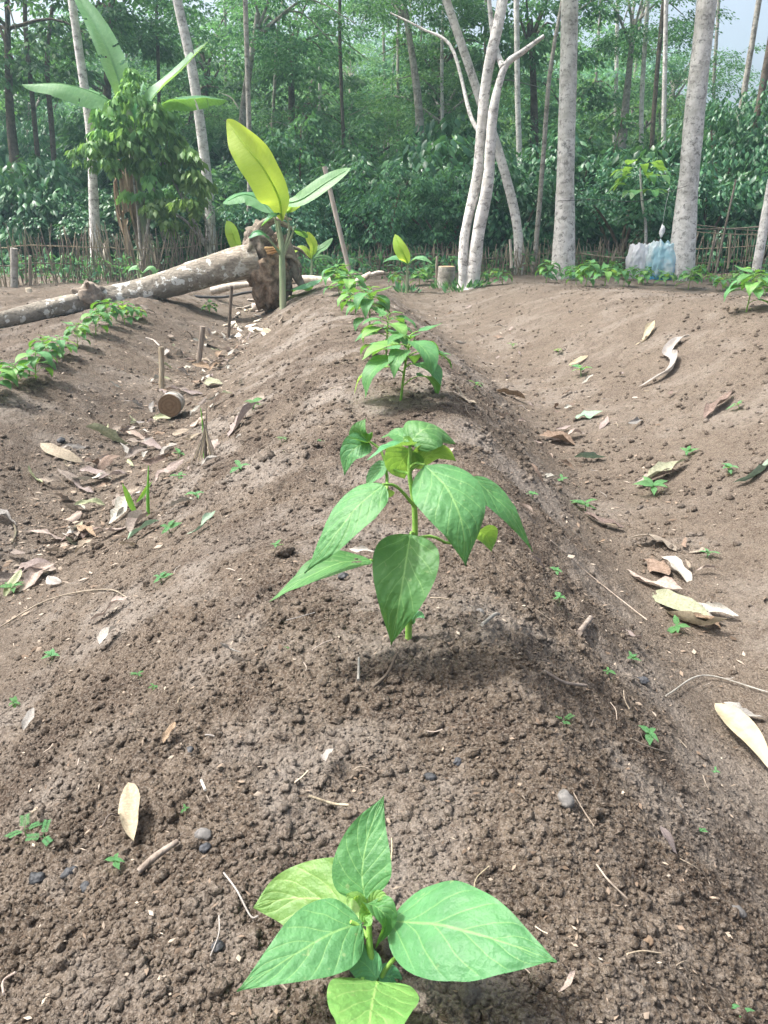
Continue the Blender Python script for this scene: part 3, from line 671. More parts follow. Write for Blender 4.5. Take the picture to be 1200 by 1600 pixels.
# ------------------------------------------------------------------ foliage meshes
def leaves_at(P, N, D, L, W, k=6):
    """one small folded leaf at each P, along D, upper face N"""
    n = len(P); D = nrm(D); S = nrm(np.cross(D, N)); N = nrm(np.cross(S, D)); L = L[:, None]; W = W[:, None]
    a = P; b = P + D * L * .42 + S * W * .5 - N * W * .12; c = P + D * L - N * L * .14; d = P + D * L * .42 - S * W * .5 - N * W * .12; e = P + D * L * .45 + N * W * .06
    V = np.stack([a, b, c, d, e], 1).reshape(-1, 3); i = np.arange(n)[:, None] * 5
    F = np.concatenate([i + np.array([[0, 4, 3]]), i + np.array([[0, 1, 4]]), i + np.array([[1, 2, 4]]), i + np.array([[4, 2, 3]])])
    return V, F
def crown_geo(seed, R3, nclump, nleaf, crad, L, flat=.5, droop=.4, bottom=.15, hollow=.35, updown=1.):
    g = np.random.default_rng(seed)
    d = nrm(g.normal(size=(nclump, 3))); r = hollow + (1 - hollow) * g.uniform(0, 1, nclump) ** .6
    lob = 1 + .45 * fbm(d[:, 0] * 1.7 + seed, d[:, 1] * 1.7 + d[:, 2] * 1.3, seed, 2)
    C = d * (r * lob)[:, None] * np.array(R3); C[:, 2] = np.where(C[:, 2] < -bottom * R3[2], -bottom * R3[2] * g.uniform(0, 1, nclump), C[:, 2]) if bottom < .95 else C[:, 2]
    cr = crad * g.uniform(.55, 1.35, nclump)
    nl = np.maximum(6, (nleaf * (cr / crad) ** 2)).astype(int); idx = np.repeat(np.arange(nclump), nl); n = len(idx)
    o = g.normal(size=(n, 3)); o = nrm(o) * (g.uniform(0, 1, n) ** .45)[:, None] * cr[idx][:, None] * np.array([1, 1, flat])
    o[:, 2] -= .35 * (o[:, 0] ** 2 + o[:, 1] ** 2) / cr[idx]
    P = C[idx] + o
    out = nrm(o * [1, 1, .3] + .3 * nrm(C[idx]) * cr[idx][:, None] + g.normal(size=(n, 3)) * .4 * cr[idx][:, None])
    D = nrm(out * [1, 1, .3] + np.array([0, 0, -1.]) * (droop * g.uniform(.3, 1.6, n))[:, None])
    N = nrm(np.array([0, 0, 1.]) + g.normal(size=(n, 3)) * .45)
    l = L * g.uniform(.6, 1.25, n)
    V, F = leaves_at(P, N, D, l, l * g.uniform(.38, .55, n)); return V, F, C
FOL_DARK = foliage_mat('coffee_foliage', (.020, .082, .042), (.040, .135, .062), (.085, .215, .085), .28, .38)
FOL_MID = foliage_mat('tree_foliage', (.018, .080, .044), (.046, .155, .072), (.125, .295, .105), .40, .55)
FOL_LITE = foliage_mat('light_foliage', (.07, .18, .05), (.12, .26, .07), (.20, .36, .10), .40, .5)
TWIG = plain_mat('twig_wood', (.10, .075, .05), (.17, .135, .10), 20, .9, useobj=False)
def fol_mesh(name, mat, *a, **k):
    V, F, C = crown_geo(*a, **k); me = mesh_np(name, V, F, mat, smooth=False); return me, C
SHRUB = [fol_mesh('foliage', FOL_DARK, 200 + k, (1.0, .8, 1.0), 75, [60, 38, 95][k], .27, [.135, .19, .095][k], .6, .9, 1.0, .25) for k in range(3)]
SHRUB_L = [fol_mesh('foliage', FOL_MID, 210 + k, (1.0, .8, 1.0), 60, 70, .26, .10, .6, .7, 1.0, .25) for k in range(2)]
FOL_BRIGHT = foliage_mat('bright_foliage', (.034, .12, .052), (.075, .215, .082), (.16, .34, .11), .42, .5)
CROWN = [fol_mesh('crown', FOL_BRIGHT if k == 3 else FOL_DARK if k == 1 else FOL_MID, 220 + k, (1.9, 1.7, 1.5), 75, 75, .38, .14, .30, .5, .6, .3) for k in range(4)]
CROWN_F = [fol_mesh('crown', FOL_BRIGHT if k == 2 else FOL_MID, 230 + k, (2.4, 2.2, 1.3), 72, 145, .47, .085, .22, .3, .5, .35) for k in range(3)]
VINE = fol_mesh('foliage', FOL_LITE, 240, (.75, .6, .60), 12, 26, .20, .30, .5, 1.8, 1.0, .3)

def stems_geo(C, base, r, seed, n=9, tp=(0, 0, 0)):
    g = Geo(); gg = np.random.default_rng(seed)
    for c in C[gg.permutation(len(C))[:n]]:
        b = np.array(base) + gg.normal(size=3) * [.06, .06, 0]; c = np.asarray(c)
        join(g, tube([b, b * .5 + c * .5 + [0, 0, .12 * abs(c[2] - b[2])], c], [r, r * .7, r * .3], 5, 7))
    return g
def tree_obj(name, label, cat, group, base, pts, rad, crown, cpos, cs, bark, seed, ns=12, rough=.12, limbs=5, extra=None):
    """trunk through world points pts; crown mesh centred at cpos"""
    t = thing(name, label, cat, base, group)
    tg = tube(pts, rad, ns, max(14, int(6 * np.linalg.norm(np.array(pts[-1]) - pts[0]))), rough, seed)
    if crown is not None:
        me, C = crown; gg = np.random.default_rng(seed); top = np.array(pts[-1]); r1 = rad[-1] if np.size(rad) > 1 else rad
        for c in C[gg.permutation(len(C))[:limbs]]:
            q = np.array(cpos) + c * cs; join(tg, tube([top - [0, 0, .5 * gg.uniform(0, 1)], (top + q) / 2 + [0, 0, .25], q], [r1 * .7, r1 * .4, r1 * .15], 6, 8))
    if extra: join(tg, extra)
    part('trunk', tg, bark, t)
    if crown is not None:
        o = link('crown', crown[0], t, np.array(cpos) - np.array(base), (0, 0, seed * 1.7), cs)
    return t
def gp(px, y, py=400):
    p = PY(px, py, y); p[2] = H(p[0], y) if y < 15 else float(macro(np.array([p[0]]), np.array([y]))[0]); return p

# ------------------------------------------------------------------ the pale trunks one can pick out
def pxtree(label, bot, top, wpx, y, bark, crown_k, cs, seed, up=2.5, group=None, name='tree', y2=None, mid=None, limbs=5, flare=1.15):
    sc = y / .98 / FPX; y2 = y2 or y
    b = gp(bot[0], y, bot[1]); p0 = PY(*bot, y); b = np.array([p0[0], y, min(b[2], p0[2] + .3)])
    pts = [b - [0, 0, .12], PY(*bot, y)] if PY(*bot, y)[2] > b[2] + .1 else [b - [0, 0, .12]]
    if mid: pts += [PY(m[0], m[1], y) for m in mid]
    t = PY(*top, y2); pts += [t]
    d = nrm(t - pts[-2]); pts += [t + d * up * .5, t + d * up + [.1, .1, 0]]
    r = wpx * sc / 2; rad = [r * flare * 1.35, r * 1.02, r * .95, r * .85, r * .6]
    cr = None; cp = None
    if crown_k is not None: cr = CROWN_F[crown_k % 3]; cp = pts[-1] + np.array([0, 0, .6 * cs])
    return tree_obj(name, label, 'tree', group, b, pts, rad, cr, cp, cs, bark, seed, 16 if wpx > 12 else 9, .10, limbs)
pxtree('thick straight pale trunk with grey blotches rising above the chilli plants', (881, 430), (891, 0), 24, 9.2, BARK_PALE, 0, 1.0, 1, 5.0, mid=[(883, 320), (886, 180)])
pxtree('thick pale trunk leaning outward, right behind the blue plastic sack', (1066, 428), (1105, 0), 27, 9.0, BARK_PALE, 1, 1.0, 2, 5.0, mid=[(1072, 330), (1086, 170)])
pxtree('slender white trunk leaning behind the root end of the fallen trunk', (330, 400), (277, 0), 14, 10.6, BARK_PALE, 2, .9, 3, 4.0, mid=[(326, 300), (302, 120)])
pxtree('slender curved white trunk beside the tall banana plant', (150, 435), (112, 0), 12, 10.0, BARK_PALE, 0, .8, 4, 4.0, mid=[(147, 330), (140, 200), (122, 70)])
# forked tree: two crossing stems from one foot
b = G(728, 452); yf = b[1]
t = thing('forked_tree', 'forked pale tree whose two stems cross above the ridge crest', 'tree', b)
g = tube([b + [-.02, 0, -.1], PY(724, 440, yf), PY(726, 370, yf), PY(745, 280, yf), PY(752, 200, yf), PY(762, 110, yf), PY(784, 10, yf), PY(800, -120, yf + .2), PY(810, -300, yf + .4)], [.11, .050, .043, .046, .041, .047, .046, .04, .03], 16, 70, .24, 5)
join(g, tube([b + [.03, 0, -.1], PY(738, 438, yf), PY(748, 360, yf - .05), PY(762, 290, yf - .08), PY(768, 200, yf - .1), PY(775, 150, yf - .1), PY(790, 103, yf - .1), PY(815, 82, yf - .12), PY(850, 56, yf - .15)], [.14, .072, .056, .052, .042, .038, .028, .024, .015], 16, 70, .24, 6))
join(g, tube([PY(756, 215, yf), PY(735, 180, yf + .1), PY(706, 75, yf + .3), PY(660, 45, yf + .4), PY(610, 20, yf + .5)], [.022, .018, .014, .010, .006], 9, 24, .12, 7))
join(g, tube([PY(786, 105, yf - .1), PY(778, 85, yf), PY(768, 40, yf), PY(760, -60, yf)], [.03, .025, .02, .015], 8, 14, .1, 8))
part('trunk', g, BARK_PALE, t)
link('crown', CROWN_F[2][0], t, PY(800, -330, yf + .4) - b, (0, 0, 1), .9)
pxtree('pale leaning trunk just behind the forked tree, bent inward at its foot', (812, 412), (735, 110), 13, 10.0, BARK_PALE, 1, .6, 9, 3.0, mid=[(806, 340), (780, 240), (755, 170)])
pxtree('slim brown trunk standing between the forked tree and the straight pale one', (835, 412), (850, 230), 7, 10.2, BARK_MID, None, 1, 10, 1.6, mid=[(842, 330)])
pxtree('slim trunk with yellow-brown bark rising behind the young banana', (387, 400), (383, -10), 7, 11.0, BARK_MID, 0, .7, 11, 3.0, mid=[(390, 250)])
GT = 'slender trunks further back in the forest'
for k, (bt, tp, wp, y, bk, lab) in enumerate([
    ((1000, 300), (1012, 0), 8, 17, BARK_PALE, 'slim pale trunk in the group of three left of the leaning pale trunk'),
    ((1013, 300), (1037, 0), 8, 16, BARK_DARK, 'dark brown slanting trunk inside the group of three pale ones'),
    ((1034, 330), (1041, 0), 8, 14, BARK_PALE, 'bare grey-white trunk closest to the leaning pale trunk on its inner side'),
    ((956, 320), (965, 0), 7, 20, BARK_PALE, 'thin bluish-white trunk midway between the two thick pale trunks'),
    ((966, 320), (984, 100), 6, 19, BARK_PALE, 'very thin slanted white trunk beside the bluish-white one'),
    ((925, 330), (934, 80), 5, 24, BARK_MID, 'faint far trunk just right of the thick straight pale trunk'),
    ((1064, 260), (1096, 0), 9, 18, BARK_DARK, 'dark trunk half hidden by the thick leaning pale trunk'),
    ((1145, 250), (1186, 0), 10, 15, BARK_PALE, 'pale mottled trunk between the leaning trunk and the picture edge'),
    ((1165, 270), (1205, 60), 13, 14, BARK_DARK, 'dark trunk leaning out across the picture edge at the bright gap'),
    ((1180, 300), (1215, 130), 14, 13, BARK_MID, 'thick grey trunk at the picture edge above the coffee shrubs'),
    ((1115, 240), (1122, 20), 6, 22, BARK_PALE, 'thin white trunk standing in the bright gap of sky'),
    ((814, 330), (807, 0), 10, 15, BARK_PALE, 'pale trunk behind the forked tree with a fork of light bark'),
    ((693, 330), (692, 225), 7, 17, BARK_PALE, 'short white trunk glimpsed left of the forked tree'),
    ((618, 330), (622, 140), 6, 19, BARK_PALE, 'thin white trunk in the middle of the forest, above the small shoot'),
    ((597, 330), (600, 90), 5, 24, BARK_MID, 'faint thin trunk left of the white one in the middle of the forest'),
    ((608, 330), (606, 250), 5, 22, BARK_PALE, 'small pale stump-like trunk low in the middle of the forest'),
    ((95, 350), (80, 190), 10, 13, BARK_DARK, 'brown trunk rising behind the fence beside the curved white trunk'),
    ((68, 345), (52, 170), 9, 13.5, BARK_DARK, 'brown trunk behind the fence, nearer the picture edge of the two'),
    ((18, 330), (14, 60), 7, 15, BARK_DARK, 'thin dark trunk at the picture edge behind the fence'),
    ((247, 330), (244, 0), 6, 16, BARK_DARK, 'thin dark trunk between the tall banana and the slender white trunk'),
    ((425, 330), (430, 120), 6, 18, BARK_MID, 'thin trunk in the forest above the young banana leaf'),
    ((500, 320), (502, 20), 6, 21, BARK_PALE, 'thin grey trunk in the forest right of the young banana'),
    ((540, 320), (536, 200), 7, 17, BARK_DARK, 'dark trunk among the shrubs above the leaning pole'),
    ((350, 330), (352, 60), 6, 23, BARK_MID, 'far trunk just right of the slender white trunk'),
    ((206, 300), (178, 90), 5, 21, BARK_PALE, 'thin pale trunk slanting behind the tall banana crown'),
    ((985, 250), (1000, 40), 5, 26, BARK_MID, 'thin far trunk left of the group of three trunks'),
    ((765, 320), (760, 180), 6, 20, BARK_DARK, 'dark far trunk seen between the stems of the forked tree'),
    ((648, 330), (655, 150), 5, 23, BARK_MID, 'faint far trunk between the middle of the forest and the forked tree')]):
    y = max(12.8, y * .90); wp *= .78; bk = BARK_MID if (bk is BARK_PALE and k % 3 == 1) else bk
    pxtree(lab, bt, tp, wp, y, bk, k if k % 3 == 0 else None, .75, 30 + k, 3.0 if k % 3 == 0 else 1.5 + (k % 4) * .8, GT, limbs=4, mid=[((bt[0] + tp[0]) / 2 + (k % 5 - 2) * 1.5, (bt[1] + tp[1]) / 2)])

# ------------------------------------------------------------------ understorey shrubs and forest trees
def shrub(px, y, s, h, k, label, group, kind=0):
    me, C = (SHRUB[k % 3] if kind == 0 else SHRUB_L[k % 2])
    b = gp(px, y); t = thing('coffee_shrub' if kind == 0 else 'forest_shrub', label, 'shrub', b, group)
    sz = np.array([s, s, h / 2.0])
    part('trunk', stems_geo(C * sz + [b[0], b[1], b[2] + h * .52], b - [0, 0, .05], .03, k, 10), TWIG, t)
    link('foliage', me, t, (0, 0, h * .52), (0, 0, k * 2.1 * 0), sz)
GS = 'dark coffee shrubs behind the bamboo fence'
zone = lambda px: ('behind the fence by the fallen trunk' if px < 230 else 'between the tall banana and the young banana' if px < 430 else 'behind the leaning pole' if px < 600 else
                   'behind the round stump' if px < 760 else 'between the forked tree and the straight pale trunk' if px < 880 else 'behind the plastic sacks' if px < 1060 else 'behind the rail fence at the picture edge')
k = 0
for y, px0, step, s, h, gs in ((11.3, -30, 92, .78, 1.25, 0), (12.6, -60, 105, 1.0, 1.7, 1), (14.4, -30, 118, 1.2, 2.2, 2)):
    px = px0
    while px < 1260:
        q = rnd.uniform(-20, 20); hh = h * rnd.uniform(.8, 1.2) * (1.25 if px > 1080 else 1)
        kd = 1 if rnd.random() < .36 else 0
        row = ['low', 'middle-sized', 'tall'][gs]
        shrub(px + q, y + rnd.uniform(-.4, .4), s * rnd.uniform(.85, 1.2), hh, k, f"{row} {'dark glossy' if kd == 0 else 'mid green'} shrub {zone(px + q)}", f"{row} {'dark' if kd == 0 else 'mid green'} shrubs {zone(px + q)}", kd)
        px += step; k += 1
GF = 'leafy trees crowding the forest'
k = 0
def ftree(px, y, ztop, s, fine, label, grp, seed):
    b = gp(px, y); c = (CROWN_F if fine else CROWN)[seed % (3 if fine else 4)]
    zc = ztop - 1.2 * s; g = np.random.default_rng(seed)
    pts = [b - [0, 0, .1], b + [g.uniform(-.2, .2), 0, (zc - b[2]) * .5], np.array([b[0] + g.uniform(-.3, .3), b[1], zc])]
    tree_obj('forest_tree', label, 'tree', grp, b, pts, [.05 + y * .003, .05 + y * .002, .04], c, (pts[-1][0], pts[-1][1], zc), s, BARK_MID if seed % 2 else BARK_DARK, seed, 8, .1, 6)
band = lambda px: ('above the fallen trunk' if px < 200 else 'around the tall banana plant' if px < 340 else 'above the young banana plant' if px < 520 else 'in the middle of the forest' if px < 700 else
                   'behind the forked tree' if px < 860 else 'between the two thick pale trunks' if px < 1060 else 'beyond the leaning pale trunk')
for (y, px0, step, zt, s, far) in ((16.5, -40, 150, 3.1, .75, 'near'), (19, 20, 165, 4.3, .9, 'middle'), (23, -60, 150, 5.0, 1.0, 'deeper'), (28, -20, 140, 5.9, 1.1, 'far'), (34, -80, 135, 7.0, 1.3, 'farthest')):
    px = px0
    while px < 1290:
        q = px + rnd.uniform(-35, 35); z = zt * rnd.uniform(.8, 1.12)
        if q > 1000: z = min(z, 1.2 + y * (.06 if q > 1060 else .11))
        if 500 < q < 600: z *= .88
        z *= rnd.uniform(.82, 1.06); fine = rnd.random() < .5
        ftree(q, y + rnd.uniform(-1.5, 1.5), z, s * rnd.uniform(.85, 1.2), fine, f"{'feathery' if fine else 'leafy'} {far} tree {band(q)}", f"{'feathery' if fine else 'leafy'} {far} trees {band(q)}", 300 + k)
        px += step; k += 1
# high crowns entering the top of the picture
for j, (px, y, py, s, fine) in enumerate([(60, 12.5, 40, .8, 0), (-20, 14, 120, .8, 1), (200, 14, -10, .8, 0), (400, 14.5, 20, .85, 1), (470, 17, 60, .8, 0), (640, 15, -20, .8, 1), (700, 17, 100, .7, 0), (560, 22, 120, .8, 1), (820, 16, 30, .8, 0), (960, 15.5, 30, .75, 1), (330, 18, 100, .8, 0), (1010, 20, 120, .8, 1)]):
    c = PY(px, py, y); ftree(px, y, c[2] + 1.2 * s, s, fine, f"tree with {'feathery' if fine else 'broad leafy'} high crown over {band(px)[0:0]}" + ['the fallen trunk', 'the fence corner', 'the tall banana', 'the young banana', 'the leaning pole', 'the yellow shoot', 'the crossing stems', 'the middle of the forest', 'the forked tree', 'the gap between pale trunks', 'the slender white trunk', 'the group of three trunks'][j], GF, 400 + j)
# the far wood that reads as one mass, on the rising slope behind
def far_wood():
    g = np.random.default_rng(5); Vs = []; Fs = []; off = 0
    for j in range(900):
        a = g.uniform(-.75, .75); y = g.uniform(44, 62); x = y * a
        e = g.uniform(0, 1); zmax = (8.3 + .1 * (y - 44)) * (1 + .5 * vnoise(np.array([a * 9.]), np.array([1.]), 4)[0])
        if a > .32: zmax *= .42 if a < .60 else .7
        base = macro(np.array([x]), np.array([y]))[0]
        z = base + (zmax - base) * e ** 1.25
        n = 260; o = nrm(g.normal(size=(n, 3))) * (g.uniform(0, 1, n) ** .4)[:, None] * np.array([1.5, 1.3, .8]) * g.uniform(.7, 1.4)
        P = np.array([x, y, z]) + o; D = nrm(o * [1, 1, .2] + g.normal(size=(n, 3)) * .6 + [0, 0, -.4]); N = nrm(g.normal(size=(n, 3)) * .5 + [0, 0, 1])
        l = g.uniform(.14, .30, n); V, F = leaves_at(P, N, D, l, l * .55)
        F = F.reshape(4, n, 3)[[1, 3]].reshape(-1, 3) if False else F
        Vs.append(V); Fs.append(F + off); off += len(V)
    o = link('far_forest', mesh_np('far_forest', np.concatenate(Vs), np.concatenate(Fs), FOL_MID, smooth=False))
    tag(o, 'far hazy mass of forest on the slope', kind='stuff')
far_wood()

# light leafy bush with hanging leaves around the tall banana
b = gp(215, 9.3); t = thing('leafy_bush', 'light green climbing bush with hanging leaves wrapped round the tall banana plant', 'bush', b)
for c, s, r in (((190, 165), .36, 0), ((228, 185), .42, 1), ((158, 190), .34, 2), ((258, 215), .44, 3), ((175, 235), .36, 4), ((282, 250), .42, 2.5), ((212, 232), .38, 5), ((238, 282), .42, .5), ((300, 295), .40, 1.5), ((140, 240), .26, 3.3), ((265, 330), .36, 4.2), ((205, 120), .22, 2.2)):
    q = PY(*c, 9.2 + .1 * math.sin(r * 3)); link('foliage', VINE[0], t, q - b, (0, 0, r), (s * 1.05, s * 1.05, s * .9))
g = Geo()
for pts in ([(222, 425), (215, 330), (200, 215)], [(335, 405), (300, 340), (235, 210)], [(335, 405), (290, 345), (232, 318)], [(330, 400), (320, 340), (282, 300)], [(222, 420), (240, 300), (262, 220)]):
    join(g, tube([PY(x, y, 9.3 + i * .04) for i, (x, y) in enumerate(pts)], [.022, .016, .008], 6, 12))
part('stem', g, BARK_MID, t)
# big-leaved sapling behind the sacks
b = gp(1010, 10.3); t = thing('sapling', 'sapling with a thin pale stem and large round leaves above the white sack', 'sapling', b)
tp_ = PY(1003, 312, 10.3); part('stem', tube([b - [0, 0, .05], PY(1009, 360, 10.3), tp_, PY(1000, 262, 10.3)], [.022, .02, .016, .01], 7, 14), BARK_PALE, t)
BIGLEAF = leaf_mat('sapling_leaf', (.09, .24, .08), (.12, .30, .10), (.3, .5, .2), .35, (.35, .6, .08), nv=5)
for j in range(26):
    a = j * 2.4; f = rnd.uniform(0, 1); c = tp_ + (PY(1000, 258, 10.3) - tp_) * f; r = .10 + .16 * rnd.random()
    o = np.array([math.cos(a), math.sin(a), 0]); q = c + o * r + [0, 0, .08]; L = rnd.uniform(.17, .27)
    part('leaf', leaf([q, q + o * L * .5 + [0, 0, -.01], q + o * L * .9 + [0, 0, -.09 * rnd.uniform(.5, 1.6)]], L * .62, [o[0] * .2, o[1] * .2, 1], 'heart', 3, 8, .15, .03, 0, j), BIGLEAF, t)
# small leafy weeds at the fence foot: one ground cover
def undergrowth():
    g = np.random.default_rng(8); n = 26000
    x = g.uniform(-8, 8.5, n); y = 9.0 + g.uniform(0, 1, n) ** 1.1 * 3.5 - .12 * np.minimum(x, 0) * -1 + (x < -1) * -1.0 * np.clip((-x - 1) / 5, 0, 1)
    keep = vnoise(x * 1.5, y * 1.5, 9) + .2 > g.uniform(0, .5, n); x = x[keep]; y = y[keep]; n = len(x)
    z = macro(x, y) + g.uniform(0, .28, n) ** 1.1; D = nrm(g.normal(size=(n, 3)) + [0, 0, .4]); N = nrm(g.normal(size=(n, 3)) * .5 + [0, 0, 1])
    l = g.uniform(.04, .11, n); V, F = leaves_at(np.stack([x, y, z], 1), N, D, l, l * .45)
    tag(link('undergrowth', mesh_np('undergrowth', V, F, FOL_MID, smooth=False)), 'low green weeds along the foot of the fence', kind='stuff')
    n = 30000; x = g.uniform(-20, 22, n); y = g.uniform(11, 40, n); z = macro(x, y) + g.uniform(0, .6, n) ** 1.3
    D = nrm(g.normal(size=(n, 3)) + [0, 0, .3]); N = nrm(g.normal(size=(n, 3)) * .5 + [0, 0, 1]); l = g.uniform(.1, .24, n)
    V, F = leaves_at(np.stack([x, y, z], 1), N, D, l, l * .5)
    tag(link('forest_undergrowth', mesh_np('forest_undergrowth', V, F, FOL_MID, smooth=False)), 'low plants covering the forest floor', kind='stuff')
undergrowth()

# grass and weed tufts at the feet of the trunks
for k, (px, y, n_, w_, lab) in enumerate([(728, 7.35, 90, .17, 'forked tree'), (881, 9.05, 80, .16, 'straight pale trunk'), (1066, 8.85, 80, .17, 'leaning pale trunk'), (697, 7.8, 60, .14, 'round stump'), (150, 9.8, 60, .14, 'curved white trunk'), (636, 7.5, 40, .10, 'yellow banana shoot')]):
    g = np.random.default_rng(900 + k); c = gp(px, y); a = g.uniform(0, 6.28, n_); r = w_ * g.uniform(.5, 1.15, n_)
    P = np.stack([c[0] + np.cos(a) * r, y + np.sin(a) * r * .8, 0 * a], 1); P[:, 2] = macro(P[:, 0], P[:, 1]) + g.uniform(0, .03, n_)
    D = nrm(np.stack([np.cos(a) * .5, np.sin(a) * .5, g.uniform(.3, 1.4, n_)], 1) + g.normal(size=(n_, 3)) * .25); N = nrm(g.normal(size=(n_, 3)) + [0, -.5, .5]); l = g.uniform(.04, .11, n_)
    V, F = leaves_at(P, N, D, l, l * g.uniform(.12, .42, n_)); tag(link('weed_tuft', mesh_np('weed_tuft', V - c, F, FOL_MID, smooth=False), None, c), f'low tuft of grass and weeds round the foot of the {lab}', 'weeds')
# ------------------------------------------------------------------ the air
hz = Geo(); x0, x1, y0_, y1, z0, z1 = -130, 130, -12, 110, -3, 20
V = np.array([[x, y, z] for x in (x0, x1) for y in (y0_, y1) for z in (z0, z1)])
hz.add(V, [[0, 1, 3, 2], [4, 6, 7, 5], [0, 4, 5, 1], [2, 3, 7, 6], [0, 2, 6, 4], [1, 5, 7, 3]])
hm = bpy.data.materials.new('haze'); hm.use_nodes = True; hn = hm.node_tree; hn.nodes.clear()
pv = hn.nodes.new('ShaderNodeVolumePrincipled'); pv.inputs['Color'].default_value = (.58, .86, 1, 1); pv.inputs['Density'].default_value = .0034; pv.inputs['Anisotropy'].default_value = .3
ho = hn.nodes.new('ShaderNodeOutputMaterial'); hn.links.new(pv.outputs[0], ho.inputs['Volume'])
tag(link('haze', hz.mesh('haze', hm, smooth=False)), 'thin bluish morning haze in the forest', kind='stuff')
# ------------------------------------------------------------------ fallen trunk and its root ball
LICHEN = None
def log_mat():
    m = M('fallen_trunk_bark'); p = m.obj(); q = m.scale(p, (1, 1, 1))
    st = m.noise(m.scale(p, (.5, 4, 4)), 14, 5, .7, .4)
    c = m.mix(m.mapr(st, .35, .65), (.20, .165, .13), (.36, .315, .26))
    u, v = m.uv()
    lich = m.mapr(m.noise(q, 13, 4, .6, .3), .54, .60); lich = m.math('MULTIPLY', lich, m.mapr(v, 2.3, 2.9, 1, 0))
    c = m.mix(m.mapr(v, 1.9, 2.7, .55, 0), c, (.19, .18, .15)); c = m.mix(m.math('MULTIPLY', lich, .85), c, (.62, .62, .58))
    c = m.mix(m.mapr(m.noise(q, 22, 5, .7), .55, .68, 0, .75), c, (.07, .06, .05))
    return m.bsdf(c, .9, .2, m.bump(m.math('ADD', st, m.noise(q, 60, 3, .6)), .9, .012))
LOGM = log_mat()
def gy(px, py, y, r=0):
    return PY(px, py, y)
lp = [PY(-190, 540, 4.9), PY(0, 500, 5.35), PY(80, 482, 5.6), PY(140, 470, 5.8), PY(215, 457, 6.0), PY(280, 438, 6.15), PY(340, 420, 6.3), PY(400, 404, 6.4)]
lr = [.048, .057, .066, .078, .087, .104, .118, .13]
b = np.array([lp[1][0], lp[1][1], H(lp[1][0], lp[1][1])])
ft = thing('fallen_tree', 'fallen uprooted trunk with white lichen blotches lying across the field edge', 'tree', b)
part('trunk', tube(lp, lr, 26, 150, .30, 3), LOGM, ft)
V, F = lump(4, .35, 5, 2.2, .12); kb = PY(141, 462, 5.78)
part('burl', Geo().add(V * [.11, .09, .085] + kb, F), BARK_LOG, ft)
for pts, r in (([PY(141, 455, 5.78), PY(137, 446, 5.72), PY(134, 440, 5.68)], [.03, .02, .012]), ([PY(228, 462, 6.0), PY(232, 480, 6.0), PY(228, 492, 6.02)], [.06, .05, .04])):
    part('branch_stub', tube(pts, r, 10, 10, .3, 4), BARK_LOG, ft)
# root plate
ROOTSOIL = plain_mat('root_soil', (.17, .12, .085), (.33, .25, .185), 22, .95, 0, .1, 1., .012, useobj=False)
V, F = lump(5, .28, 9, 1.7, .10)
rc = PY(424, 425, 6.45); V2 = V * [.155, .16, .27] + rc
V2[:, 2] = np.maximum(V2[:, 2], H(rc[0], rc[1]) - .04)
n3 = fbm(V2[:, 0] * 22, V2[:, 2] * 22 + V2[:, 1] * 13, 6, 4)[:, None]
part('root_ball', Geo().add(V2 + .07 * n3 * nrm(V2 - rc), F), ROOTSOIL, ft)
V, F = lump(4, .45, 12, 2.4, .15); part('root_collar', Geo().add(V * [.11, .13, .12] + PY(404, 378, 6.42), F), BARK_LOG, ft)
for k, (pts, r) in enumerate([([(395, 395), (405, 362), (424, 345), (446, 352), (462, 362)], [.05, .045, .03, .02, .008]), ([(440, 370), (452, 392), (462, 425), (473, 449)], [.05, .045, .04, .025]),
        ([(410, 375), (390, 372), (384, 392), (392, 404)], [.05, .04, .03, .02]), ([(430, 350), (440, 340), (456, 344)], [.03, .02, .008]), ([(436, 392), (450, 415), (452, 440), (447, 470)], [.03, .03, .022, .012]),
        ([(420, 380), (445, 384), (468, 390), (478, 400)], [.03, .02, .012, .006]), ([(430, 400), (456, 402), (470, 418), (466, 436)], [.02, .018, .012, .006])]):
    part('root', tube([PY(x, y, 6.36 + .05 * (k % 3)) for x, y in pts], r, 10, 22, .35, k), BARK_LOG, ft)
WOODRAW = plain_mat('fresh_wood', (.42, .22, .09), (.62, .42, .22), 18, .8, useobj=False, stretch=(.3, 3, 3))
g = Geo()
for k in range(7):
    a = PY(414 + k * 2, 388 + (k % 3) * 4, 6.26); e = PY(434 + k * 1.5, 386 + (k % 4) * 3, 6.22); join(g, tube([a, e], [.012, .003], 4, 3))
part('splinters', g, WOODRAW, ft)

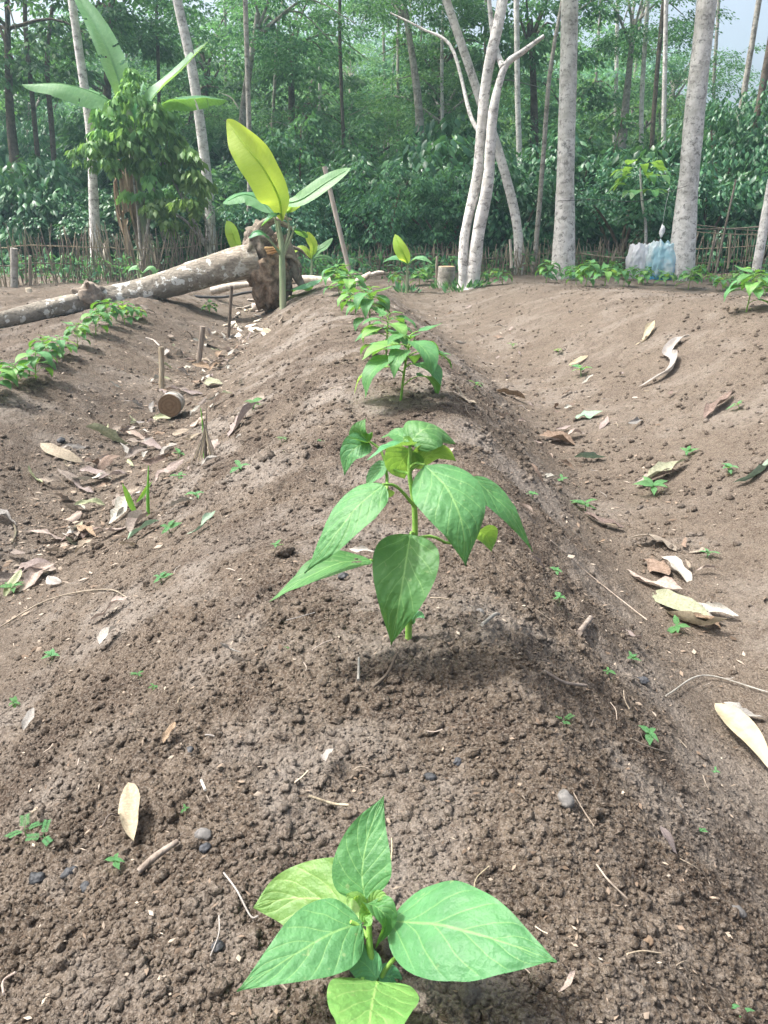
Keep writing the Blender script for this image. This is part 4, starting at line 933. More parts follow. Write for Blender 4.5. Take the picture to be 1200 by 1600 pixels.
# ------------------------------------------------------------------ wooden posts, poles, stump
WOOD = plain_mat('weathered_wood', (.20, .15, .10), (.36, .29, .21), 16, .9, 0, .2, .7, .004, (3, 3, .4))
WOODP = plain_mat('pale_stripped_wood', (.42, .34, .25), (.60, .52, .42), 14, .85, 0, .2, .6, .004, (3, 3, .4))
BAMBOO = plain_mat('dry_bamboo', (.16, .125, .08), (.30, .245, .165), 10, .7, 0, .3, .4, .002, (3, 3, .3))
def stick(name, label, cat, pts, r, mat=WOOD, group=None, ns=10, n=16, rough=.12, seed=0):
    b = np.asarray(pts[0], float)
    o = link(name, tube(pts, r, ns, n, rough, seed).mesh(name, mat, b), None, b); tag(o, label, cat, group); return o
def post(px0, py0, px1, py1, wpx, label, mat=WOOD, y=None, name='wooden_stake', cat='stake', group=None, dy=0., seed=0):
    g0 = G(px0, py0) if y is None else PY(px0, py0, y); y = g0[1]; r = wpx * y / .98 / FPX / 2
    g0[2] = min(g0[2], H(g0[0], y)) if y < 8 else g0[2]
    return stick(name, label, cat, [g0 - [0, 0, .05], g0, PY((px0 + px1) / 2, (py0 + py1) / 2, y + dy / 2), PY(px1, py1, y + dy)], [r, r, r * .97, r * .92], mat, group, seed=seed)
post(253, 615, 252, 542, 9, 'sawn upright stick standing just behind the round log end', WOOD, dy=.02)
post(310, 572, 317, 510, 9, 'short tilted stake in the furrow behind the sawn upright stick', WOOD)
post(357, 528, 362, 447, 5, 'thin crooked stake in the litter under the fallen trunk', BARK_DARK)
post(548, 434, 507, 260, 7, 'long grey pole leaning over the fence beside the young banana', WOODP, y=8.4, name='leaning_pole', cat='pole')
post(682, 446, 683, 400, 4, 'thin upright stake beside the round stump', WOOD, y=8.0)
post(22, 470, 22, 388, 11, 'thick fence post closest to the picture edge by the fallen trunk', BARK_MID, y=7.9, name='fence_post', cat='post')
post(48, 474, 44, 450, 9, 'short leaning post end behind the fallen trunk', WOODP, y=7.6, name='fence_post', cat='post')
post(47, 470, 47, 400, 5, 'thin grey fence post second from the picture edge', WOOD, y=8.0, name='fence_post', cat='post')
post(162, 428, 166, 380, 8, 'broken split stump post behind the curved white trunk', WOODP, y=9.4, name='fence_post', cat='post')
post(245, 425, 243, 393, 7, 'pale fence post right of the tall banana stem', WOOD, y=9.3, name='fence_post', cat='post')
post(799, 412, 797, 374, 4, 'thin pale post behind the forked tree', WOODP, y=9.6, name='fence_post', cat='post')
post(1107, 418, 1119, 360, 3.4, 'bamboo stake leaning behind the leaning pale trunk, inner one', BAMBOO, y=9.4, name='bamboo_stake')
post(1138, 412, 1142, 366, 3.4, 'upright bamboo stake next to the picture edge rails', BAMBOO, y=9.6, name='bamboo_stake')
post(1118, 425, 1150, 280, 3.0, 'long thin bamboo cane slanting up before the coffee shrubs', BAMBOO, y=9.3, name='bamboo_cane', cat='cane')
post(1080, 400, 1092, 362, 2.6, 'short bamboo stake touching the leaning pale trunk', BAMBOO, y=9.5, name='bamboo_stake')
post(955, 412, 963, 388, 3.4, 'yellowish bamboo stake leaning left of the white sack', BAMBOO, y=9.2, name='bamboo_stake')
post(1183, 416, 1206, 280, 13, 'tilted grey post at the picture edge above the largest chilli plant', BARK_PALE, y=8.6, name='tilted_post', cat='post')
def rails():
    for k, (a, b_, r) in enumerate([((1080, 358), (1215, 352), .008), ((1082, 362), (1215, 366), .007), ((1078, 350), (1215, 362), .005), ((1000, 404), (905, 396), .010)]):
        q = [PY(a[0], a[1], 9.35), PY((a[0] + b_[0]) / 2, (a[1] + b_[1]) / 2 + 2, 9.35), PY(b_[0], b_[1], 9.35)]
        stick('bamboo_rail', ['upper thin bamboo rail tied across the stakes at the picture edge', 'lower thin bamboo rail under the upper one at the picture edge', 'sagging cane crossing the two bamboo rails', 'bamboo rail running along the fence top left of the sacks'][k], 'rail', q, [r, r], BAMBOO, None, 6, 14)
    WIRE = plain_mat('wire', (.05, .045, .04), (.09, .08, .07), 30, .6)
    stick('wire', 'thin wire stretched between the two thick pale trunks', 'wire', [PY(872, 314, 9.05), PY(930, 312, 9.0), PY(1000, 314, 8.95), PY(1074, 290, 8.9)], [.003, .003], WIRE, None, 5, 20, 0)
rails()
# stump
b = gp(697, 8.2, 446); b = PY(697, 447, 7.9); b[2] = H(b[0], b[1])
st_ = thing('stump', 'short round brown stump near the forked tree', 'stump', b)
part('bark', tube([b - [0, 0, .05], b + [0, 0, .09], b + [0, 0, .19]], [.10, .088, .085], 18, 10, .15, 3), BARK_MID, st_)
CUT = plain_mat('cut_wood', (.30, .20, .12), (.46, .34, .22), 9, .85, useobj=False)
part('cut_face', tube([b + [0, 0, .188], b + [0, 0, .194]], [.083, .08], 18, 3, .12, 3), CUT, st_)
# round log end in the furrow
def ring_mat():
    m = M('log_end'); u, v = m.uv(); p = m.obj(); s = m.n('ShaderNodeVectorMath', operation='LENGTH'); m.l(m.scale(p, (1, .3, 1)), s.inputs[0])
    r = m.math('ADD', m.math('MULTIPLY', s.outputs['Value'], 420.), m.math('MULTIPLY', m.noise(p, 45, 3, .6), 9.))
    c = m.mix(m.math('MULTIPLY', m.math('ADD', m.math('SINE', r), 1.), .5), (.13, .085, .05), (.17, .115, .07))
    c = m.mix(m.mapr(m.noise(p, 70, 4, .7), .5, .65, 0, .6), c, (.10, .06, .035)); return m.bsdf(c, .9, .2, m.bump(m.noise(p, 150, 3, .6), .6, .002))
c0 = PY(265, 634, 3.08); c0[2] = max(c0[2], H(c0[0], c0[1]) + .04); ax = nrm(np.array([-.14, 1, -.12]))
lg = thing('log', 'round sawn log end facing the camera at the foot of the upright stick', 'log', c0)
part('bark', tube([c0 - ax * .002, c0 + ax * .06, c0 + ax * .12], [.050, .050, .048], 24, 14, .08, 2, cap=True), BARK_MID, lg)
part('cut_face', tube([c0 - ax * .007, c0 - ax * .001], [.0465, .0475], 24, 3, .05, 2), ring_mat(), lg)
# dry poles and debris beyond the ridge
GD = 'dry poles lying beyond the middle ridge'
for k, (a, b_, y, r, mt, lab) in enumerate([((545, 452), (580, 428), 7.2, .035, WOODP, 'broken pale branch pointing up at the far end of the middle ridge'),
     ((580, 430), (600, 426), 7.3, .022, WOODP, 'short pale stick end beside the broken pale branch'),
     ((556, 452), (577, 430), 7.05, .020, WOOD, 'split brown branch leaning on the broken pale one'),
     ((455, 436), (530, 441), 8.0, .045, WOODP, 'grey log lying behind the young banana plant'),
     ((330, 455), (395, 444), 6.9, .035, WOODP, 'split orange-tan log lying under the root end of the fallen trunk'),
     ((500, 432), (700, 425), 9.4, .02, WOOD, 'thin long pole lying along the fence foot')]):
    p_ = PY(*a, y); q_ = PY(*b_, y); stick('dry_branch', lab, 'branch', [p_, (p_ + q_) / 2 + [0, 0, .01], q_], [r, r * .9, r * .7], mt, GD, 9, 14, .25, k)
HOSE = plain_mat('black_hose', (.03, .03, .032), (.06, .06, .06), 20, .5)
hp = [PY(x, y, 6.75 + i * .02) for i, (x, y) in enumerate([(285, 462), (320, 464), (350, 464), (380, 458), (400, 455)])]
stick('hose', 'black hose lying under the raised end of the fallen trunk', 'hose', hp, [.012, .012], HOSE, None, 8, 30, 0)
# wood chips by the banana
CHIP = plain_mat('wood_chip', (.50, .40, .28), (.72, .64, .52), 30, .85, 0, .2, .5, .003)
for k in range(34):
    px = rnd.uniform(380, 445) - (k % 5) * 4; py = 470 + rnd.uniform(0, 1) ** 1.4 * 62
    px -= (py - 470) * .45
    p_ = G(px, py); s = rnd.uniform(.018, .05) * (1.5 if k == 0 else 1)
    g = np.random.default_rng(k); Q = np.array([[x, y, z] for x in (-1, 1) for y in (-.45, .45) for z in (-.14, .14)]) * s * g.uniform(.6, 1.3, (8, 3))
    o = link('wood_chip', Geo().add(Q, [[0, 1, 3, 2], [4, 6, 7, 5], [0, 4, 5, 1], [2, 3, 7, 6], [0, 2, 6, 4], [1, 5, 7, 3]]).mesh('wood_chip', CHIP, smooth=False), None, p_ + [0, 0, .008], (rnd.uniform(-.5, .5), rnd.uniform(-.5, .5), rnd.uniform(0, 6)))
    tag(o, 'pale wood chip among the litter below the young banana plant', 'wood chip', 'wood chips below the young banana plant')
b = G(408, 484); Q = np.array([[x, y, z] for x in (-1, 1) for y in (-.5, .5) for z in (-.5, .5)]) * [.075, .06, .05]
tag(link('wood_block', Geo().add(Q, [[0, 1, 3, 2], [4, 6, 7, 5], [0, 4, 5, 1], [2, 3, 7, 6], [0, 2, 6, 4], [1, 5, 7, 3]]).mesh('wood_block', CHIP, smooth=False), None, b + [0, 0, .02], (.15, .1, .4)), 'pale square wood block at the foot of the young banana plant', 'wood block')

# ------------------------------------------------------------------ bamboo fence
slat0 = None
def fence(label, line, n, hgt, gap=(0,)):
    global slat0
    L = spline(np.array(line, float), n); b = L[0].copy(); b = np.array([b[0], b[1], H(b[0], b[1])]); t = thing('bamboo_fence', label, 'fence', b)
    for k in range(n):
        x, y = L[k][:2] + np.array([rnd.uniform(-.02, .02), rnd.uniform(-.03, .03)])
        if rnd.random() < .06: continue
        z = H(x, y); h = hgt * rnd.uniform(.72, 1.18)
        if slat0 is None: slat0 = [tube([[0, 0, -.04], [.004 * q, 0, .5], [.01 * (q - 1), 0, 1.]], [.0055, .005, .0035], 5, 4, .2, q).mesh('slat', BAMBOO) for q in range(3)]
        link('slat', slat0[k % 3], t, np.array([x, y, z]) - b, (rnd.uniform(-.1, .1), rnd.gauss(0, .16) + .0, 0), (rnd.uniform(.7, 1.3), 1, h))
    for f in (.35, .68):
        part('rail', tube([[q[0], q[1] + .015, H(q[0], q[1]) + hgt * f + .02 * math.sin(q[0] * 3)] for q in L[::9]], [.006, .006], 5, None, .1), BAMBOO, t)
fence('brown bamboo slat fence behind the fallen trunk and the tall banana', [(-4.6, 7.4, 0), (-3.4, 8.3, 0), (-2.6, 9.0, 0), (-1.9, 9.4, 0)], 290, .52)
fence('low bamboo slat fence behind the young banana and the round stump', [(-1.85, 9.5, 0), (-.8, 9.8, 0), (.6, 9.9, 0), (1.7, 9.9, 0)], 260, .34)
fence('low bamboo slat fence between the straight pale trunk and the sacks', [(1.72, 9.9, 0), (2.6, 9.85, 0), (3.35, 9.8, 0)], 140, .38)
fence('sparse bamboo slat fence at the picture edge beyond the leaning pale trunk', [(3.6, 9.8, 0), (4.6, 9.7, 0), (5.6, 9.6, 0)], 90, .5)

# ------------------------------------------------------------------ plastic sacks
def sack(name, label, px, py0, py1, wpx, y, mat, seed, dep=.14, lean=0):
    b = PY(px, py0, y); b[2] = H(b[0], y); top = PY(px, py1, y)[2]; hh = top - b[2]; w_ = wpx * y / .98 / FPX / 2
    ns, nz = 90, 36; th = np.linspace(0, 2 * np.pi, ns, endpoint=False)[None]; f = np.linspace(0, 1, nz)[:, None]
    pl = fbm(np.cos(th) * 2.2 + seed + f * .7, np.sin(th) * 2.2 + f * 1.3, seed, 4); cr = np.abs(fbm(np.cos(th) * 4 + seed * 3, np.sin(th) * 4 + f * 5, seed + 4, 4))
    r = (.86 + .22 * np.sin(f * 3.0) - .10 * f) * (1 + .30 * pl + .06 * np.sin(th * 11 + 4 * f) * f) - .20 * cr
    zz = f * hh * (1 + .22 * fbm(np.cos(th) * 2.5 + seed, np.sin(th) * 2.5, seed + 8, 3) * f) - .01
    sq = (np.abs(np.cos(th)) ** 4 + np.abs(np.sin(th)) ** 4) ** -.25
    P = np.stack([w_ * r * sq * np.cos(th), dep * r * sq * np.sin(th), zz + 0 * th], -1).reshape(-1, 3) + b
    i = np.arange(nz - 1)[:, None] * ns; j = np.arange(ns)[None]; j2 = (j + 1) % ns
    F = np.stack([i + j, i + j2, i + ns + j2, i + ns + j], -1).reshape(-1, 4); top = np.arange(ns) + (nz - 1) * ns
    c_ = len(P); P = np.concatenate([P, P[top] * .5 + (b + [0, 0, hh * .86]) * .5, [b + [0, 0, hh * .80]]]); F = np.concatenate([F, np.stack([top, np.roll(top, -1), c_ + (np.arange(ns) + 1) % ns, c_ + np.arange(ns)], -1)])
    P[:, 0] += lean * (P[:, 2] - b[2])
    o = link(name, Geo().add(P, F).mesh(name, mat, b), None, b); tag(o, label, 'sack'); return o
WHITEP = plain_mat('white_sack', (.62, .64, .68), (.80, .80, .82), 6, .5, .15, .4, .5, .01, useobj=False)
def bluep():
    m = M('blue_sack'); p = m.obj(); f = m.noise(p, 5, 3, .6); s = m.n('ShaderNodeSeparateXYZ'); m.l(p, s.inputs[0])
    c = m.mix(m.mapr(f, .4, .6), (.45, .72, .80), (.78, .88, .90)); e = m.math('ABSOLUTE', m.math('ADD', s.outputs[0], m.math('MULTIPLY', f, .1)))
    c = m.mix(m.mapr(e, .14, .20, 0, .9), c, (.05, .34, .62)); c = m.mix(m.mapr(s.outputs[2], .08, .02), c, (.08, .36, .60))
    return m.bsdf(c, .35, .5, m.bump(m.noise(p, 14, 4, .6), .6, .012), .35)
sack('plastic_sack', 'white crumpled sack standing left of the blue one', 997, 432, 381, 36, 9.2, WHITEP, 3)
sack('plastic_sack', 'upright blue and white plastic sack beside the leaning pale trunk', 1029, 432, 378, 42, 9.05, bluep(), 8)
WC = plain_mat('white_scrap', (.7, .7, .72), (.8, .8, .8), 9, .5)
V, F = lump(3, .5, 4, 2); q = PY(1034, 362, 9.6)
o = link('hanging_bag', Geo().add(V * [.03, .02, .06], F).mesh('hanging_bag', WC), None, q); tag(o, 'small clear plastic bag hanging above the blue sack', 'plastic bag')
stick('bag_string', 'string holding the small clear bag above the blue sack', 'string', [q + [0, 0, .05], q + [.005, 0, .25], q + [.03, 0, .5]], [.002, .002], WC, None, 5, 6, 0)

# ------------------------------------------------------------------ fallen dry leaves
DL = [plain_mat('dry_leaf', (.18, .135, .095), (.31, .25, .185), 25, .75, .15, .25, .4, .002, (1, 1, 1)),
      plain_mat('dry_leaf_pink', (.24, .175, .145), (.35, .275, .235), 25, .8, .15, .2, .4, .002),
      plain_mat('dry_leaf_tan', (.25, .20, .13), (.37, .30, .20), 25, .7, .2, .25, .4, .002),
      plain_mat('dry_leaf_brown', (.13, .08, .05), (.24, .16, .11), 25, .75, .1, .25, .4, .002),
      plain_mat('dry_leaf_grey', (.24, .22, .18), (.38, .36, .31), 25, .8, .1, .2, .4, .002),
      plain_mat('dry_leaf_olive', (.20, .22, .11), (.32, .33, .19), 25, .7, .15, .3, .4, .002),
      plain_mat('dry_leaf_white', (.29, .26, .22), (.42, .38, .33), 25, .8, .15, .2, .4, .002),
      plain_mat('fallen_leaf_green', (.14, .26, .15), (.20, .34, .20), 25, .5, .15, .3, .4, .002)]
LM = {}
def litter_mesh(shape, mi):
    if (shape, mi) not in LM:
        g = np.random.default_rng(shape + 50); L = 1.0; b1 = g.uniform(-.12, .22); b2 = g.uniform(-.1, .18); s = g.uniform(-.15, .15)
        b1 *= .45; b2 *= .45; P = [[-.5, 0, 0], [-.17, s, b1], [.17, s * .6, b2], [.5, 0, g.uniform(-.02, .09)]]
        LM[(shape, mi)] = leaf(P, [.24, .30, .38, .20, .26][shape % 5], [0, g.uniform(-.4, .4), 1], 'litter', 3, 9, g.uniform(.05, .55), .14, 0, shape, twistlin=g.uniform(-.7, .7)).mesh('dry_leaf', DL[mi])
    return LM[(shape, mi)]
def lay(me, p, L, rz, name, label, cat, group, tilt=.25, lift=.006):
    n = gnormal(p[0], p[1]); q = Vector(n).to_track_quat('Z', 'Y') if False else Vector((0, 0, 1)).rotation_difference(Vector(n))
    from mathutils import Euler
    r = q @ Euler((rnd.gauss(0, tilt), rnd.gauss(0, tilt), rz)).to_quaternion()
    o = link(name, me, None, np.asarray(p) + n * lift, r.to_euler(), L); tag(o, label, cat, group); return o
notable = [  # px, py, length px, angle, material, label
 (215, 1282, 95, 1.9, 2, 'cream folded dry leaf with a dark midrib lying alone on the near soil'),
 (1042, 862, 95, -.55, 2, 'long tan dry leaf lying highest in the furrow leaf pile'), (1055, 900, 55, -1.2, 6, 'white dry leaf in the furrow leaf pile, beside the curled brown one'),
 (1020, 918, 75, -.9, 1, 'pinkish dry leaf under the curled brown one in the furrow leaf pile'), (1062, 950, 95, -1.2, 5, 'yellow-green dry leaf in the middle of the furrow leaf pile'),
 (1085, 975, 95, -1.1, 2, 'broad tan dry leaf at the lower end of the furrow leaf pile'), (1100, 962, 65, -1.1, 6, 'pale white dry leaf beside the broad tan one'),
 (1020, 895, 60, -1.3, 3, 'curled upright brown dry leaf in the furrow leaf pile'), (1125, 960, 50, -1.0, 4, 'grey dry leaf to the side of the furrow leaf pile'),
 (940, 820, 55, -.6, 3, 'brown curled dry leaf at the edge of the middle ridge'), (1035, 745, 75, .3, 5, 'olive curled dry leaf in the furrow beside a weed'),
 (1030, 752, 60, .2, 1, 'dull brown leaf touching the olive curled one'), (870, 692, 50, -.2, 3, 'dark dry leaf in the furrow where the leaves thicken'),
 (882, 685, 60, .3, 1, 'pinkish folded leaf against the dark leaf in the furrow'), (921, 720, 40, -.1, 7, 'green fallen leaf in the bare furrow'),
 (1125, 640, 60, .6, 3, 'curled dark leaf standing on the far slope'), (715, 622, 50, -.3, 2, 'yellow-tan leaf lying beside the third chilli plant'),
 (795, 624, 42, 0, 3, 'red-brown leaf across the narrow part of the furrow'), (1010, 525, 50, .7, 2, 'yellowish crumpled leaf on the far slope under the crest'),
 (905, 567, 28, .2, 2, 'small yellow leaf half way up the far slope'), (1180, 740, 60, .3, 7, 'pale green leaf at the picture edge on the far slope'),
 (1160, 1120, 45, -.5, 4, 'grey leaf beside the long cream leaf at the picture edge'), (920, 656, 38, .1, 7, 'pale green leaf in the furrow below the far slope'),
 (995, 663, 30, .6, 4, 'small grey leaf on the lower far slope'), (700, 712, 22, .8, 1, 'small pinkish leaf behind the drooping plant'), (832, 897, 30, .1, 1, 'crumpled pinkish leaf right of the drooping plant'),
 (815, 800, 35, -1., 1, 'pale pink torn leaf beside the drooping plant'), (176, 1000, 40, 1.4, 6, 'small white round leaf on the slope of the middle ridge'), (175, 957, 60, .1, 1, 'pinkish curled leaf on the slope of the middle ridge'),
 (370, 1026, 50, -.9, 4, 'narrow grey leaf on the near soil left of the drooping plant'), (272, 1155, 40, 1.5, 3, 'brown skeletal leaf pressed in the near soil'), (245, 832, 28, .7, 3, 'rust brown leaf fragment on the ridge slope'),
 (230, 842, 45, .6, 7, 'dull green leaf next to the rust brown fragment'), (320, 825, 50, .8, 7, 'pale green leaf on the ridge slope below the dry tuft'), (95, 715, 60, -.3, 2, 'tan leaf lying lengthwise in the shaded furrow'),
 (150, 900, 0, 0, 0, None), (85, 845, 60, .2, 1, 'pinkish leaf at the low end of the shaded furrow'), (130, 842, 50, .5, 3, 'dark curled leaf at the low end of the shaded furrow'),
 (565, 870, 34, -.1, 6, 'white leaf chip behind the drooping plant'), (270, 490, 0, 0, 0, None), (225, 489, 30, 0, 2, 'pale tan slab of bark on the ridge under the fallen trunk'), (385, 660, 70, .9, 1, 'pinkish leaf leaning by the dry grass tuft'),
 (330, 725, 25, .2, 4, 'small grey leaf under the dry grass tuft'), (880, 1558, 34, .8, 1, 'small brown-pink leaf fragment low on the near soil'), (170, 688, 60, .0, 5, 'olive broad leaf in the middle of the shaded furrow'), (145, 745, 40, -.3, 1, 'pink leaf in the middle of the shaded furrow')]
NL = 0
for k, (px, py, lpx, a, mi, lab) in enumerate(notable):
    if not lab: continue
    p = G(px, py); L = lpx / FPX * np.linalg.norm(p - CAM) * 1.2
    lay(litter_mesh(k % 5 + 5 * (k % 3), mi), p, L, a, 'dry_leaf', lab, 'leaf', None, .12, .012); NL += 1
CN = ['tan', 'pinkish', 'straw-coloured', 'dark brown', 'grey', 'olive', 'whitish', 'green']
def litter(n, fx, label, group, Lr, mats):
    for k in range(n):
        x, y = fx(); p = np.array([x, y, H(x, y)]); mi = rnd.choice(mats)
        lay(litter_mesh(rnd.randrange(15), mi), p, rnd.uniform(*Lr) * (1 + .5 * (rnd.random() < .1)), rnd.uniform(0, 6.28), 'dry_leaf', CN[mi] + ' ' + label, 'leaf', group, .26, .014)
def f1():
    y = 1.5 + rnd.random() ** 1.1 * 3.9; _, xl, _ = nodes_at(y); return float(xl) + rnd.gauss(.02, .13), y
def f2():
    y = 1.1 + rnd.random() * 5.2; xr, _, _ = nodes_at(y); return float(xr) + rnd.gauss(.05, .17), y
def f3():
    y = 2 + rnd.random() * 5; xr, _, _ = nodes_at(y); return float(xr) + rnd.uniform(.2, 1.4), y
def f4():
    y = .5 + rnd.random() ** 1.6 * 4; return rnd.uniform(-.75, .4) * min(1, .4 + .5 * y), y
def f5():
    y = 5 + rnd.random() * 3.5; return rnd.uniform(-3, 1.5), y
litter(176, f1, 'fallen dry leaf in the shaded furrow', 'dry leaves in the shaded furrow', (.045, .115), [0, 0, 1, 1, 3, 3, 4, 4, 5, 0, 6])
litter(62, f2, 'fallen dry leaf in the sunny furrow', 'dry leaves in the sunny furrow', (.025, .07), [0, 1, 1, 3, 4, 0, 3])
litter(14, f3, 'fallen dry leaf on the far slope', 'dry leaves on the far slope', (.025, .06), [0, 1, 3, 6, 4])
litter(14, f4, 'small fallen leaf scrap on the middle ridge', 'leaf scraps on the middle ridge', (.012, .035), [0, 1, 4, 6])

cl = [G(x, y) + [0, 0, z] for x, y, z in ((1115, 1110, .012), (1140, 1140, .022), (1170, 1178, .024), (1212, 1228, .014))]
o = link('dry_leaf', leaf(cl, .036, [-.25, -.5, 1], 'lance', 5, 20, .35, .03, 0, 4).mesh('dry_leaf', DL[2], cl[0]), None, cl[0]); tag(o, 'long cream dry leaf at the picture edge low in the furrow', 'leaf')
# curled white strip of bark on the far slope
a, b_ = G(1000, 607), G(1075, 530)
sp_ = [G(x, y) + [0, 0, .012 + .012 * (i % 2)] for i, (x, y) in enumerate([(997, 608), (1025, 597), (1046, 584), (1052, 565), (1044, 556), (1058, 542), (1078, 529)])]
o = link('bark_strip', leaf(sp_, .038, [0, -.5, 1], 'litter', 4, 26, .6, .05, 0, 3, twistlin=1.2).mesh('bark_strip', DL[6], sp_[0]), None, sp_[0]); tag(o, 'long curled whitish strip of dry bark on the far slope', 'bark strip')

# ------------------------------------------------------------------ sticks, straws and roots on the soil
ROOT = plain_mat('dry_root', (.30, .22, .15), (.46, .37, .28), 40, .85)
def gstick(pts, r, label, cat, mat=ROOT, name='twig', group=None, lift=.004, ns=6, n=18, rough=.15, seed=0):
    P = [G(x, y) + [0, 0, lift + (.006 * rnd.random())] for x, y in pts]
    return stick(name, label, cat, P, r, mat, group, ns, n, rough, seed)
gstick([(217, 1366), (245, 1345), (279, 1320)], [.0028, .0032, .0024], 'short thick grey twig lying beside black pebbles on the near soil', 'twig', WOOD, ns=9)
gstick([(316, 1232), (323, 1254)], [.0016, .0015], 'short white stick end standing out of the near soil', 'twig', DL[6])
gstick([(0, 984), (60, 950), (110, 930), (170, 924), (200, 940)], [.0016, .0016, .0012], 'long pale straw curving over the slope of the middle ridge', 'straw', DL[2])
gstick([(848, 1068), (880, 1078), (915, 1084)], [.0020, .0018], 'thin brown twig lying right of the drooping plant', 'twig', WOOD)
gstick([(905, 990), (922, 976)], [.0050, .0045], 'stubby olive twig end poking from the soil', 'twig', WOOD)
gstick([(752, 1000), (772, 985), (778, 978)], [.0026, .0022], 'small pale forked twig under the drooping plant', 'twig', DL[4])
gstick([(484, 1272), (520, 1268), (545, 1272)], [.0013, .0013], 'thin grey twig behind the closest chilli plant', 'twig', WOOD)
gstick([(560, 1075), (561, 1042)], [.0018, .0014], 'small upright grey twig under the drooping plant', 'twig', DL[4])
gstick([(582, 1090), (605, 1066), (620, 1050)], [.002, .0016], 'brown rootlet under the drooping plant tip', 'twig', BARK_DARK)
gstick([(860, 850), (920, 895), (985, 950), (1010, 975)], [.0012, .001], 'long thin root running down to the furrow leaf pile', 'root', ROOT, 'root')
gstick([(1040, 1090), (1100, 1060), (1200, 1090)], [.0015, .0012], 'long pale root across the furrow edge', 'root', DL[4], 'root')
gstick([(10, 1570), (10, 1570 - 20), (30, 1540)], [.001, .001], 'tiny pale root in the corner of the near soil', 'root', ROOT, 'root')
gstick([(352, 1387), (372, 1410), (392, 1438), (405, 1446)], [.0008, .0007], 'pale thread root touching the closest chilli leaf', 'root', DL[6], 'root')
gstick([(612, 1316), (612, 1350), (608, 1380)], [.0007, .0006], 'thread root hanging beside the closest chilli top leaf', 'root', DL[2], 'root')
gstick([(985, 1160), (1010, 1175), (1046, 1188)], [.0010, .0008], 'pale root curling past the small weed right of centre', 'root', DL[2], 'root')
gstick([(20, 815), (25, 832), (20, 853)], [.0035, .003], 'dark bent twig at the picture edge in the shaded furrow', 'twig', BARK_DARK)
gstick([(228, 530), (240, 535), (249, 542)], [.006, .004], 'bark splinter leaning on the sawn upright stick', 'twig', WOODP)
for k in range(75):
    y = float(np.exp(rnd.uniform(math.log(.36), math.log(4.2)))); x = rnd.uniform(-.55, .6) * y * (1 if y < 1.4 else .75)
    L = rnd.uniform(.006, .032) * (1 + .35 * y); a = rnd.uniform(0, 6.28); c = rnd.uniform(-.6, .6); P = []
    for s in (-.5, 0, .5):
        qx = x + L * s * math.cos(a + c * s); qy = y + L * s * math.sin(a + c * s); P.append([qx, qy, H(qx, qy) + .004 + .004 * rnd.random()])
    kind = rnd.choice(['straw', 'rootlet', 'twig']); mt = {'straw': DL[rnd.choice([2, 6, 0])], 'rootlet': ROOT, 'twig': WOOD}[kind]; r = rnd.uniform(.0004, .0009) * (1 + .2 * y)
    stick(kind, f'short dry {kind} lying loose on the soil', kind, P, [r, r * .8], mt, f'loose {kind}s scattered on the soil', 5, 8, .15, k)
# black pebbles / charcoal
GREYST = plain_mat('grey_stone', (.09, .085, .08), (.16, .15, .14), 90, .8)
CHAR = plain_mat('charcoal', (.018, .02, .024), (.06, .065, .075), 120, .6, 0, .4, .6, .002)
for k, (px, py, s, lab) in enumerate([(60, 1380, .0062, 'oblong black charcoal lump, one of the trio near the picture corner, outer one'), (108, 1366, .0055, 'round black charcoal lump in the middle of the trio'), (133, 1385, .0045, 'small black charcoal lump at the inner end of the trio'),
        (318, 1322, .0062, 'large glossy black charcoal lump at the end of the grey twig'), (322, 1340, .0042, 'small charcoal lump just below the large glossy one'), (298, 1176, .004, 'small charcoal lump below the brown skeletal leaf'),
        (672, 1220, .0045, 'dark charcoal lump under the middle of the bare soil'), (714, 1197, .004, 'small charcoal lump up and right of the dark one'), (883, 1262, .0075, 'cracked grey nut shell on the near soil'), (1152, 1435, .006, 'grey pebble low on the ridge near the picture edge'),
        (536, 900, .006, 'black charcoal bit beside the drooping plant leaf'), (750, 968, .006, 'grey pebble right of the drooping plant foot'), (1005, 1064, .007, 'black charcoal bit on the ridge shoulder'), (445, 868, .012, 'large dark clod left of the drooping plant'), (418, 722, .020, 'dark clod casting a shadow up the ridge'),
        (1010, 1470, .004, 'reddish pebble low on the near soil'), (340, 1478, .0045, 'small dark pebble left of the closest chilli plant'), (96, 690, .014, 'dark stone in the shaded furrow')]):
    V, F = lump(3, .35, 40 + k, 1.6, .06); p = G(px, py)
    mt = SOIL if 'clod' in lab else GREYST if 'grey' in lab else DL[3] if 'reddish' in lab else CHAR
    o = link('clod' if 'clod' in lab else 'pebble', Geo().add(V * s * [1.2, .9, .75], F).mesh('pebble', mt), None, p + [0, 0, s * .5], (0, 0, k)); tag(o, lab, 'clod' if 'clod' in lab else 'pebble')

